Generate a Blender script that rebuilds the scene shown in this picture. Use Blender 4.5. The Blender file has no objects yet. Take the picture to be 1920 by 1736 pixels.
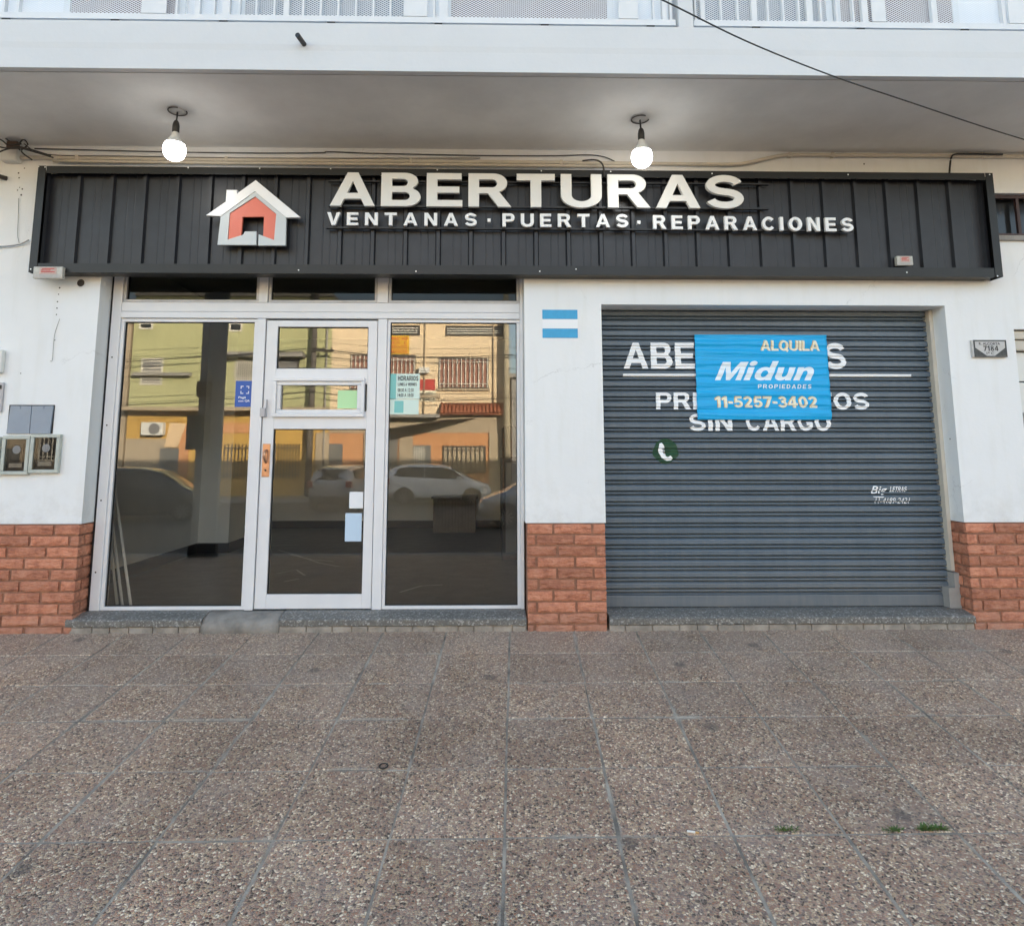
import bpy, bmesh, math, random
from mathutils import Vector, Matrix, noise
random.seed(7)
SC = bpy.context.scene
COL = SC.collection
rad = math.radians

# ------------------------------------------------------------------ camera
F, PX, PY, PITCH, YAW, CAM = 1280.0, 929.3, 676.6, rad(7.764), rad(-1.068), Vector((0, -5.2, 1.3))
cam = bpy.data.cameras.new('camera'); camo = bpy.data.objects.new('camera', cam); COL.objects.link(camo)
cam.sensor_fit = 'HORIZONTAL'; cam.sensor_width = 36.0; cam.lens = F / 1920 * 36
cam.shift_x = (960 - PX) / 1920; cam.shift_y = -(868 - PY) / 1920
cam.clip_start = 0.05; cam.clip_end = 2000
camo.location = CAM
camo.rotation_euler = (rad(90) + PITCH, 0, YAW)
SC.camera = camo

# ------------------------------------------------------------------ world, sun, exposure
SUN_EL, SUN_AZ = rad(12.9), rad(30)          # azimuth measured from +Y towards +X (sun stands behind the shop)
w = bpy.data.worlds.new('World'); SC.world = w; w.use_nodes = True
nt = w.node_tree; nt.nodes.clear()
o_ = nt.nodes.new('ShaderNodeOutputWorld'); bg = nt.nodes.new('ShaderNodeBackground')
sky = nt.nodes.new('ShaderNodeTexSky'); sky.sky_type = 'NISHITA'; sky.sun_disc = False
sky.sun_elevation = SUN_EL; sky.sun_rotation = SUN_AZ; sky.air_density = 1.0; sky.dust_density = 1.6; sky.ozone_density = 1.0
hs = nt.nodes.new('ShaderNodeHueSaturation'); hs.inputs['Saturation'].default_value = 0.8
nt.links.new(sky.outputs[0], hs.inputs['Color']); nt.links.new(hs.outputs[0], bg.inputs[0])
bg.inputs[1].default_value = 0.15
nt.links.new(bg.outputs[0], o_.inputs[0])
sl = bpy.data.lights.new('sun', 'SUN'); so = bpy.data.objects.new('sun', sl); COL.objects.link(so)
sl.energy = 5.0; sl.angle = rad(0.5); sl.color = (1.0, 0.86, 0.68)
sd = Vector((math.sin(SUN_AZ) * math.cos(SUN_EL), math.cos(SUN_AZ) * math.cos(SUN_EL), math.sin(SUN_EL)))
so.rotation_euler = sd.to_track_quat('Z', 'Y').to_euler(); so.location = sd * 60
SC.view_settings.view_transform = 'Standard'; SC.view_settings.look = 'None'
SC.view_settings.exposure = 2.22; SC.view_settings.gamma = 1.0
SC.render.engine = 'CYCLES'
SC.cycles.max_bounces = 10; SC.cycles.diffuse_bounces = 6; SC.cycles.glossy_bounces = 4
SC.cycles.transmission_bounces = 4; SC.cycles.transparent_max_bounces = 12
SC.cycles.sample_clamp_indirect = 6.0
SC.cycles.caustics_reflective = False; SC.cycles.caustics_refractive = False
SC.cycles.use_adaptive_sampling = False
try: SC.cycles.use_denoising = True
except Exception: pass

# ------------------------------------------------------------------ measuring helpers
_R = Matrix.Rotation(YAW, 3, 'Z') @ Matrix(((1, 0, 0), (0, math.cos(PITCH), -math.sin(PITCH)), (0, math.sin(PITCH), math.cos(PITCH))))
def ray(x, y):
    v = Vector(((x - PX) / F, (PY - y) / F, 1.0))
    return _R @ Vector((v.x, v.z, v.y))
def P(x, y, Y):
    v = ray(x, y); return CAM + v * ((Y - CAM.y) / v.y)
def PZ(x, y, Z):
    v = ray(x, y); return CAM + v * ((Z - CAM.z) / v.z)
YG = 0.19                                       # glass plane of the shop front
def Q(x, y, Y):                                 # point across the street measured from its reflection in the glass
    p = P(x, y, 2 * YG - Y); return Vector((p.x, Y, p.z))
def rect(x0, y0, x1, y1, Y, f=P):
    xm, ym = (x0 + x1) / 2, (y0 + y1) / 2
    return f(x0, ym, Y).x, f(x1, ym, Y).x, f(xm, y1, Y).z, f(xm, y0, Y).z   # X0,X1,Z0,Z1

# ------------------------------------------------------------------ materials
def mat(name, col, rough=0.6, metal=0.0, var=0.0, vscale=3.0, bump=0.0, bscale=60.0, spec=0.5, col2=None, coat=0.0, emit=None, estr=0.0):
    m = bpy.data.materials.new(name); m.use_nodes = True
    n = m.node_tree.nodes; l = m.node_tree.links; b = n['Principled BSDF']
    b.inputs['Roughness'].default_value = rough; b.inputs['Metallic'].default_value = metal
    b.inputs['Specular IOR Level'].default_value = spec; b.inputs['Coat Weight'].default_value = coat
    c4 = (*col, 1)
    b.inputs['Base Color'].default_value = c4
    if emit: b.inputs['Emission Color'].default_value = (*emit, 1); b.inputs['Emission Strength'].default_value = estr
    tc = n.new('ShaderNodeTexCoord')
    if var > 0 or col2:
        t = n.new('ShaderNodeTexNoise'); t.inputs['Scale'].default_value = vscale; t.inputs['Detail'].default_value = 7; t.inputs['Roughness'].default_value = .62
        l.new(tc.outputs['Object'], t.inputs['Vector'])
        r = n.new('ShaderNodeValToRGB'); r.color_ramp.elements[0].position = .35; r.color_ramp.elements[1].position = .68
        c2 = col2 if col2 else tuple(max(0, c * (1 - var)) for c in col)
        r.color_ramp.elements[0].color = (*c2, 1); r.color_ramp.elements[1].color = c4
        l.new(t.outputs[0], r.inputs[0]); l.new(r.outputs[0], b.inputs['Base Color'])
    if bump > 0:
        t = n.new('ShaderNodeTexNoise'); t.inputs['Scale'].default_value = bscale; t.inputs['Detail'].default_value = 5
        l.new(tc.outputs['Object'], t.inputs['Vector'])
        bp = n.new('ShaderNodeBump'); bp.inputs['Strength'].default_value = bump; bp.inputs['Distance'].default_value = .01
        l.new(t.outputs[0], bp.inputs['Height']); l.new(bp.outputs[0], b.inputs['Normal'])
    return m

def nodes_of(m): return m.node_tree.nodes, m.node_tree.links, m.node_tree.nodes['Principled BSDF']

def plaster_mat():
    m = mat('white_plaster', (.79, .80, .79), .75, var=.0, bump=.12, bscale=30)
    n, l, b = nodes_of(m)
    tc = n.new('ShaderNodeTexCoord')
    t1 = n.new('ShaderNodeTexNoise'); t1.inputs['Scale'].default_value = 1.3; t1.inputs['Detail'].default_value = 8; t1.inputs['Roughness'].default_value = .65
    mp = n.new('ShaderNodeMapping'); mp.inputs['Scale'].default_value = (6, 6, .7)
    t2 = n.new('ShaderNodeTexNoise'); t2.inputs['Scale'].default_value = 2.2; t2.inputs['Detail'].default_value = 6
    l.new(tc.outputs['Object'], t1.inputs['Vector']); l.new(tc.outputs['Object'], mp.inputs[0]); l.new(mp.outputs[0], t2.inputs['Vector'])
    r1 = n.new('ShaderNodeValToRGB'); r1.color_ramp.elements[0].position = .3; r1.color_ramp.elements[1].position = .6
    r1.color_ramp.elements[0].color = (.775, .79, .79, 1); r1.color_ramp.elements[1].color = (.81, .825, .825, 1)
    r2 = n.new('ShaderNodeValToRGB'); r2.color_ramp.elements[0].position = .28; r2.color_ramp.elements[1].position = .5
    r2.color_ramp.elements[0].color = (.955, .95, .93, 1); r2.color_ramp.elements[1].color = (1, 1, 1, 1)
    mx = n.new('ShaderNodeMix'); mx.data_type = 'RGBA'; mx.blend_type = 'MULTIPLY'; mx.inputs[0].default_value = .8
    l.new(t1.outputs[0], r1.inputs[0]); l.new(t2.outputs[0], r2.inputs[0])
    l.new(r1.outputs[0], mx.inputs[6]); l.new(r2.outputs[0], mx.inputs[7])
    sx = n.new('ShaderNodeSeparateXYZ'); l.new(tc.outputs['Object'], sx.inputs[0])
    gz = n.new('ShaderNodeMapRange'); gz.inputs['From Min'].default_value = .78; gz.inputs['From Max'].default_value = 1.15; gz.inputs['To Min'].default_value = .55; gz.inputs['To Max'].default_value = 0; l.new(sx.outputs[2], gz.inputs[0])
    g2 = n.new('ShaderNodeTexNoise'); g2.inputs['Scale'].default_value = 5; g2.inputs['Detail'].default_value = 9; g2.inputs['Roughness'].default_value = .75; l.new(tc.outputs['Object'], g2.inputs['Vector'])
    gr = n.new('ShaderNodeMapRange'); gr.inputs['From Min'].default_value = .45; gr.inputs['From Max'].default_value = .75; l.new(g2.outputs[0], gr.inputs[0])
    gm = n.new('ShaderNodeMath'); gm.operation = 'MULTIPLY'; l.new(gz.outputs[0], gm.inputs[0]); l.new(gr.outputs[0], gm.inputs[1])
    gx = n.new('ShaderNodeMix'); gx.data_type = 'RGBA'; gx.inputs[7].default_value = (.50, .47, .42, 1); l.new(gm.outputs[0], gx.inputs[0]); l.new(mx.outputs[2], gx.inputs[6])
    # hairline cracks in a few places
    vc = n.new('ShaderNodeTexVoronoi'); vc.feature = 'DISTANCE_TO_EDGE'; vc.inputs['Scale'].default_value = .9
    wv = n.new('ShaderNodeVectorMath'); wv.operation = 'MULTIPLY_ADD'; wv.inputs[1].default_value = (.22,) * 3; l.new(g2.outputs['Color'], wv.inputs[0]); l.new(tc.outputs['Object'], wv.inputs[2]); l.new(wv.outputs[0], vc.inputs['Vector'])
    cr = n.new('ShaderNodeMapRange'); cr.inputs['From Min'].default_value = .0012; cr.inputs['From Max'].default_value = .0030; cr.inputs['To Min'].default_value = .42; cr.inputs['To Max'].default_value = 0; l.new(vc.outputs[0], cr.inputs[0])
    cg = n.new('ShaderNodeMapRange'); cg.inputs['From Min'].default_value = .52; cg.inputs['From Max'].default_value = .6; l.new(t1.outputs[0], cg.inputs[0])
    cm = n.new('ShaderNodeMath'); cm.operation = 'MULTIPLY'; l.new(cr.outputs[0], cm.inputs[0]); l.new(cg.outputs[0], cm.inputs[1])
    cx = n.new('ShaderNodeMix'); cx.data_type = 'RGBA'; cx.inputs[7].default_value = (.33, .33, .33, 1); l.new(cm.outputs[0], cx.inputs[0]); l.new(gx.outputs[2], cx.inputs[6]); l.new(cx.outputs[2], b.inputs['Base Color'])
    return m

def pebble_mat():
    m = bpy.data.materials.new('pebble_tile'); m.use_nodes = True
    n, l, b = nodes_of(m); b.inputs['Roughness'].default_value = .62; b.inputs['Specular IOR Level'].default_value = .35
    tc = n.new('ShaderNodeTexCoord'); geo = n.new('ShaderNodeNewGeometry')
    nz = n.new('ShaderNodeTexNoise'); nz.inputs['Scale'].default_value = 45; nz.inputs['Detail'].default_value = 2
    mv = n.new('ShaderNodeVectorMath'); mv.operation = 'MULTIPLY_ADD'; mv.inputs[1].default_value = (.014,) * 3
    l.new(tc.outputs['Object'], nz.inputs['Vector']); l.new(nz.outputs['Color'], mv.inputs[0]); l.new(tc.outputs['Object'], mv.inputs[2])
    mp = n.new('ShaderNodeMapping'); mp.inputs['Scale'].default_value = (1, 1, 0); l.new(mv.outputs[0], mp.inputs[0])
    def vor(feat, sc):
        v = n.new('ShaderNodeTexVoronoi'); v.voronoi_dimensions = '2D'; v.feature = feat; v.inputs['Scale'].default_value = sc; l.new(mp.outputs[0], v.inputs['Vector']); return v
    v1 = vor('F1', 102); ve = vor('DISTANCE_TO_EDGE', 102); v2 = vor('F1', 185)
    sp = n.new('ShaderNodeSeparateColor'); l.new(v1.outputs['Color'], sp.inputs[0])
    rp = n.new('ShaderNodeValToRGB'); cr = rp.color_ramp; cr.interpolation = 'CONSTANT'
    stops = [(0, (.085, .055, .042)), (.12, (.33, .19, .135)), (.29, (.43, .275, .195)), (.45, (.22, .15, .125)), (.56, (.50, .345, .215)), (.70, (.38, .195, .12)), (.78, (.60, .45, .30)), (.90, (.84, .70, .52))]
    while len(cr.elements) < len(stops): cr.elements.new(.5)
    for e, (p, c) in zip(cr.elements, stops): e.position = p; e.color = (*c, 1)
    l.new(sp.outputs[0], rp.inputs[0])
    sp2 = n.new('ShaderNodeSeparateColor'); l.new(v2.outputs['Color'], sp2.inputs[0])
    rp2 = n.new('ShaderNodeValToRGB'); rp2.color_ramp.elements[0].color = (.16, .115, .085, 1); rp2.color_ramp.elements[1].color = (.46, .37, .28, 1)
    l.new(sp2.outputs[1], rp2.inputs[0])
    em = n.new('ShaderNodeMapRange'); em.inputs['From Min'].default_value = .05; em.inputs['From Max'].default_value = .16; l.new(ve.outputs[0], em.inputs[0])
    mx = n.new('ShaderNodeMix'); mx.data_type = 'RGBA'; l.new(em.outputs[0], mx.inputs[0]); l.new(rp2.outputs[0], mx.inputs[6]); l.new(rp.outputs[0], mx.inputs[7])
    # large soft dirt and per-tile tone
    n3 = n.new('ShaderNodeTexNoise'); n3.inputs['Scale'].default_value = 1.6; n3.inputs['Detail'].default_value = 6; l.new(tc.outputs['Object'], n3.inputs['Vector'])
    mr = n.new('ShaderNodeMapRange'); mr.inputs['From Min'].default_value = .3; mr.inputs['From Max'].default_value = .7; mr.inputs['To Min'].default_value = .82; mr.inputs['To Max'].default_value = 1.12; l.new(n3.outputs[0], mr.inputs[0])
    mt = n.new('ShaderNodeMapRange'); mt.inputs['To Min'].default_value = 1.06; mt.inputs['To Max'].default_value = 1.36; l.new(geo.outputs['Random Per Island'], mt.inputs[0])
    mm = n.new('ShaderNodeMath'); mm.operation = 'MULTIPLY'; l.new(mr.outputs[0], mm.inputs[0]); l.new(mt.outputs[0], mm.inputs[1])
    mm2 = n.new('ShaderNodeVectorMath'); mm2.operation = 'SCALE'; l.new(mx.outputs[2], mm2.inputs[0]); l.new(mm.outputs[0], mm2.inputs['Scale'])
    # cement film and dust on worn tiles, with sky sheen painted towards the wall
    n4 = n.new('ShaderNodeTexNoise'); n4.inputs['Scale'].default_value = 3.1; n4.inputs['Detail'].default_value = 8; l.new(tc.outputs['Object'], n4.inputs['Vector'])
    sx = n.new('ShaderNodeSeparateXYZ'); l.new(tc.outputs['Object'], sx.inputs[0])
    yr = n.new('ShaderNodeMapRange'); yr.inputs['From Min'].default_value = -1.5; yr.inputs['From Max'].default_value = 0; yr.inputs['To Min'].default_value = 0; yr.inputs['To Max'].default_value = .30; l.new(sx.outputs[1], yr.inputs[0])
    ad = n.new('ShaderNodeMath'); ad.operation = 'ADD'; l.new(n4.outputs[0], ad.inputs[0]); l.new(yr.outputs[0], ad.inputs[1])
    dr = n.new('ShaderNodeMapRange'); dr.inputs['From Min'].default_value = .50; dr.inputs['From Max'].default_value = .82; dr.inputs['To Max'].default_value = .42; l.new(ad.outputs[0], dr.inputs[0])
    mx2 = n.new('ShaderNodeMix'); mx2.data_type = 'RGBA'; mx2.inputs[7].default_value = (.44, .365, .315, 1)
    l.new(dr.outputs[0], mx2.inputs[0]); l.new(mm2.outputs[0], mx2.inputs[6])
    at = n.new('ShaderNodeAttribute'); at.attribute_name = 'edge'
    n5 = n.new('ShaderNodeTexNoise'); n5.inputs['Scale'].default_value = 16; n5.inputs['Detail'].default_value = 7; n5.inputs['Roughness'].default_value = .7; l.new(tc.outputs['Object'], n5.inputs['Vector'])
    n6 = n.new('ShaderNodeTexNoise'); n6.inputs['Scale'].default_value = 2.0; n6.inputs['Detail'].default_value = 2; l.new(tc.outputs['Object'], n6.inputs['Vector'])
    e1 = n.new('ShaderNodeMath'); e1.operation = 'MULTIPLY_ADD'; e1.inputs[1].default_value = -1.5; l.new(n5.outputs[0], e1.inputs[0]); l.new(at.outputs['Fac'], e1.inputs[2])
    e2 = n.new('ShaderNodeMath'); e2.operation = 'MULTIPLY_ADD'; e2.inputs[1].default_value = -1.6; l.new(n6.outputs[0], e2.inputs[0]); l.new(e1.outputs[0], e2.inputs[2])
    er = n.new('ShaderNodeMapRange'); er.inputs['From Min'].default_value = -1.84; er.inputs['From Max'].default_value = -1.60; er.inputs['To Min'].default_value = .75; er.inputs['To Max'].default_value = 0; l.new(e2.outputs[0], er.inputs[0])
    vs_ = n.new('ShaderNodeTexVoronoi'); vs_.voronoi_dimensions = '2D'; vs_.inputs['Scale'].default_value = 1.7; l.new(mv.outputs[0], vs_.inputs['Vector'])
    sr = n.new('ShaderNodeMapRange'); sr.inputs['From Min'].default_value = .045; sr.inputs['From Max'].default_value = .085; sr.inputs['To Min'].default_value = .55; sr.inputs['To Max'].default_value = 0; l.new(vs_.outputs[0], sr.inputs[0])
    sc_ = n.new('ShaderNodeSeparateColor'); l.new(vs_.outputs['Color'], sc_.inputs[0]); lt = n.new('ShaderNodeMath'); lt.operation = 'LESS_THAN'; lt.inputs[1].default_value = .22; l.new(sc_.outputs[0], lt.inputs[0]); ml = n.new('ShaderNodeMath'); ml.operation = 'MULTIPLY'; l.new(sr.outputs[0], ml.inputs[0]); l.new(lt.outputs[0], ml.inputs[1])
    mx4 = n.new('ShaderNodeMix'); mx4.data_type = 'RGBA'; mx4.inputs[7].default_value = (.10, .092, .085, 1); l.new(ml.outputs[0], mx4.inputs[0]); l.new(mx2.outputs[2], mx4.inputs[6])
    mx3 = n.new('ShaderNodeMix'); mx3.data_type = 'RGBA'; mx3.inputs[7].default_value = (.40, .36, .305, 1)
    l.new(er.outputs[0], mx3.inputs[0]); l.new(mx4.outputs[2], mx3.inputs[6]); l.new(mx3.outputs[2], b.inputs['Base Color'])
    bp = n.new('ShaderNodeBump'); bp.inputs['Strength'].default_value = .75; bp.inputs['Distance'].default_value = .006
    em2 = n.new('ShaderNodeMapRange'); em2.inputs['From Max'].default_value = .35; l.new(ve.outputs[0], em2.inputs[0])
    l.new(em2.outputs[0], bp.inputs['Height']); l.new(bp.outputs[0], b.inputs['Normal'])
    return m

def brick_mat():
    m = bpy.data.materials.new('terracotta_brick'); m.use_nodes = True
    n, l, b = nodes_of(m); b.inputs['Roughness'].default_value = .72
    tc = n.new('ShaderNodeTexCoord'); geo = n.new('ShaderNodeNewGeometry')
    t = n.new('ShaderNodeTexNoise'); t.inputs['Scale'].default_value = 14; t.inputs['Detail'].default_value = 9; t.inputs['Roughness'].default_value = .7
    l.new(tc.outputs['Object'], t.inputs['Vector'])
    r = n.new('ShaderNodeValToRGB'); cr = r.color_ramp
    cr.elements[0].position = .32; cr.elements[0].color = (.33, .118, .068, 1); cr.elements[1].position = .72; cr.elements[1].color = (.59, .275, .170, 1)
    e = cr.elements.new(.5); e.color = (.49, .194, .112, 1)
    l.new(t.outputs[0], r.inputs[0])
    mt = n.new('ShaderNodeMapRange'); mt.inputs['To Min'].default_value = .78; mt.inputs['To Max'].default_value = 1.18; l.new(geo.outputs['Random Per Island'], mt.inputs[0])
    sc = n.new('ShaderNodeVectorMath'); sc.operation = 'SCALE'; l.new(r.outputs[0], sc.inputs[0]); l.new(mt.outputs[0], sc.inputs['Scale'])
    sx = n.new('ShaderNodeSeparateXYZ'); l.new(tc.outputs['Object'], sx.inputs[0])
    gz = n.new('ShaderNodeMapRange'); gz.inputs['From Min'].default_value = -.02; gz.inputs['From Max'].default_value = .22; gz.inputs['To Min'].default_value = .75; gz.inputs['To Max'].default_value = 0; l.new(sx.outputs[2], gz.inputs[0])
    g2 = n.new('ShaderNodeTexNoise'); g2.inputs['Scale'].default_value = 7; g2.inputs['Detail'].default_value = 7; l.new(tc.outputs['Object'], g2.inputs['Vector'])
    gm = n.new('ShaderNodeMath'); gm.operation = 'MULTIPLY'; l.new(gz.outputs[0], gm.inputs[0]); l.new(g2.outputs[0], gm.inputs[1])
    gx = n.new('ShaderNodeMix'); gx.data_type = 'RGBA'; gx.inputs[7].default_value = (.24, .20, .16, 1); l.new(gm.outputs[0], gx.inputs[0]); l.new(sc.outputs[0], gx.inputs[6]); l.new(gx.outputs[2], b.inputs['Base Color'])
    mp = n.new('ShaderNodeMapping'); mp.inputs['Scale'].default_value = (.5, 1, 1.6); l.new(tc.outputs['Object'], mp.inputs[0])
    t2 = n.new('ShaderNodeTexNoise'); t2.inputs['Scale'].default_value = 40; t2.inputs['Detail'].default_value = 8; l.new(mp.outputs[0], t2.inputs['Vector'])
    bp = n.new('ShaderNodeBump'); bp.inputs['Strength'].default_value = 1.0; bp.inputs['Distance'].default_value = .014; l.new(t2.outputs[0], bp.inputs['Height']); l.new(bp.outputs[0], b.inputs['Normal'])
    return m

def glass_mat(name, tint, refl):
    m = bpy.data.materials.new(name); m.use_nodes = True
    n = m.node_tree.nodes; l = m.node_tree.links; n.clear()
    o = n.new('ShaderNodeOutputMaterial'); mx = n.new('ShaderNodeMixShader'); t = n.new('ShaderNodeBsdfTransparent'); g = n.new('ShaderNodeBsdfGlossy')
    t.inputs[0].default_value = (*tint, 1); g.inputs['Roughness'].default_value = .0; g.inputs['Color'].default_value = (.97, .97, .95, 1)
    lw = n.new('ShaderNodeFresnel'); lw.inputs['IOR'].default_value = 1.5
    mr = n.new('ShaderNodeMapRange'); mr.inputs['From Min'].default_value = .04; mr.inputs['From Max'].default_value = 1; mr.inputs['To Min'].default_value = refl; mr.inputs['To Max'].default_value = 1
    l.new(lw.outputs[0], mr.inputs[0]); l.new(mr.outputs[0], mx.inputs[0]); l.new(t.outputs[0], mx.inputs[1]); l.new(g.outputs[0], mx.inputs[2]); l.new(mx.outputs[0], o.inputs[0])
    # slight waviness of the panes
    tc = n.new('ShaderNodeTexCoord'); nz = n.new('ShaderNodeTexNoise'); nz.inputs['Scale'].default_value = 1.1; nz.inputs['Detail'].default_value = 1
    bp = n.new('ShaderNodeBump'); bp.inputs['Strength'].default_value = .018; bp.inputs['Distance'].default_value = .02
    l.new(tc.outputs['Object'], nz.inputs['Vector']); l.new(nz.outputs[0], bp.inputs['Height']); l.new(bp.outputs[0], g.inputs['Normal'])
    return m

def mesh_mat():
    m = mat('expanded_metal', (.74, .75, .77), .5)
    n, l, b = nodes_of(m); out = n['Material Output']
    tc = n.new('ShaderNodeTexCoord'); sx = n.new('ShaderNodeSeparateXYZ'); l.new(tc.outputs['Object'], sx.inputs[0])
    def M(op, a, bb=None, c=None):
        q = n.new('ShaderNodeMath'); q.operation = op
        for i, v in enumerate((a, bb, c)):
            if v is None: continue
            if isinstance(v, (int, float)): q.inputs[i].default_value = v
            else: l.new(v, q.inputs[i])
        return q.outputs[0]
    u = M('MULTIPLY', sx.outputs[0], 1 / .026); v = M('MULTIPLY', sx.outputs[2], 1 / .0145)
    a1 = M('ABSOLUTE', M('SUBTRACT', M('FRACT', M('ADD', u, v)), .5)); a2 = M('ABSOLUTE', M('SUBTRACT', M('FRACT', M('SUBTRACT', u, v)), .5))
    hole = M('MULTIPLY', M('LESS_THAN', a1, .35), M('LESS_THAN', a2, .35))
    tr = n.new('ShaderNodeBsdfTransparent'); mx = n.new('ShaderNodeMixShader')
    l.new(hole, mx.inputs[0]); l.new(b.outputs[0], mx.inputs[1]); l.new(tr.outputs[0], mx.inputs[2]); l.new(mx.outputs[0], out.inputs[0])
    return m

def granite_mat(name, a, b_, c):
    m = bpy.data.materials.new(name); m.use_nodes = True
    n, l, b = nodes_of(m); b.inputs['Roughness'].default_value = .5
    tc = n.new('ShaderNodeTexCoord'); v = n.new('ShaderNodeTexVoronoi'); v.inputs['Scale'].default_value = 95; l.new(tc.outputs['Object'], v.inputs['Vector'])
    sp = n.new('ShaderNodeSeparateColor'); l.new(v.outputs['Color'], sp.inputs[0])
    r = n.new('ShaderNodeValToRGB'); r.color_ramp.interpolation = 'CONSTANT'
    r.color_ramp.elements[0].color = (*a, 1); r.color_ramp.elements[1].position = .55; r.color_ramp.elements[1].color = (*b_, 1)
    e = r.color_ramp.elements.new(.88); e.color = (*c, 1)
    l.new(sp.outputs[0], r.inputs[0]); l.new(r.outputs[0], b.inputs['Base Color'])
    return m

def shutter_mat():
    m = mat('shutter_paint', (.115, .152, .185), .36, bump=.05, bscale=30); n, l, b = nodes_of(m)
    tc = n.new('ShaderNodeTexCoord'); mp = n.new('ShaderNodeMapping'); mp.inputs['Scale'].default_value = (9, 1, .8); l.new(tc.outputs['Object'], mp.inputs[0])
    t = n.new('ShaderNodeTexNoise'); t.inputs['Scale'].default_value = 2.2; t.inputs['Detail'].default_value = 8; t.inputs['Roughness'].default_value = .7; l.new(mp.outputs[0], t.inputs['Vector'])
    mp2 = n.new('ShaderNodeMapping'); mp2.inputs['Scale'].default_value = (1, 1, 12.2); l.new(tc.outputs['Object'], mp2.inputs[0])
    t2 = n.new('ShaderNodeTexNoise'); t2.inputs['Scale'].default_value = 1.1; t2.inputs['Detail'].default_value = 5; l.new(mp2.outputs[0], t2.inputs['Vector'])
    r = n.new('ShaderNodeValToRGB'); r.color_ramp.elements[0].position = .3; r.color_ramp.elements[0].color = (.076, .106, .136, 1); r.color_ramp.elements[1].position = .7; r.color_ramp.elements[1].color = (.126, .164, .200, 1)
    ad = n.new('ShaderNodeMath'); ad.operation = 'MULTIPLY_ADD'; ad.inputs[1].default_value = .5; hf = n.new('ShaderNodeMath'); hf.operation = 'MULTIPLY'; hf.inputs[1].default_value = .5
    l.new(t2.outputs[0], hf.inputs[0]); l.new(t.outputs[0], ad.inputs[0]); l.new(hf.outputs[0], ad.inputs[2]); l.new(ad.outputs[0], r.inputs[0])
    sx = n.new('ShaderNodeSeparateXYZ'); l.new(tc.outputs['Object'], sx.inputs[0])
    gz = n.new('ShaderNodeMapRange'); gz.inputs['From Min'].default_value = .14; gz.inputs['From Max'].default_value = .55; gz.inputs['To Min'].default_value = .8; gz.inputs['To Max'].default_value = 0; l.new(sx.outputs[2], gz.inputs[0])
    gm = n.new('ShaderNodeMath'); gm.operation = 'MULTIPLY'; l.new(gz.outputs[0], gm.inputs[0]); l.new(t.outputs[0], gm.inputs[1])
    gx = n.new('ShaderNodeMix'); gx.data_type = 'RGBA'; gx.inputs[7].default_value = (.20, .19, .175, 1); l.new(gm.outputs[0], gx.inputs[0]); l.new(r.outputs[0], gx.inputs[6]); l.new(gx.outputs[2], b.inputs['Base Color'])
    return m

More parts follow.
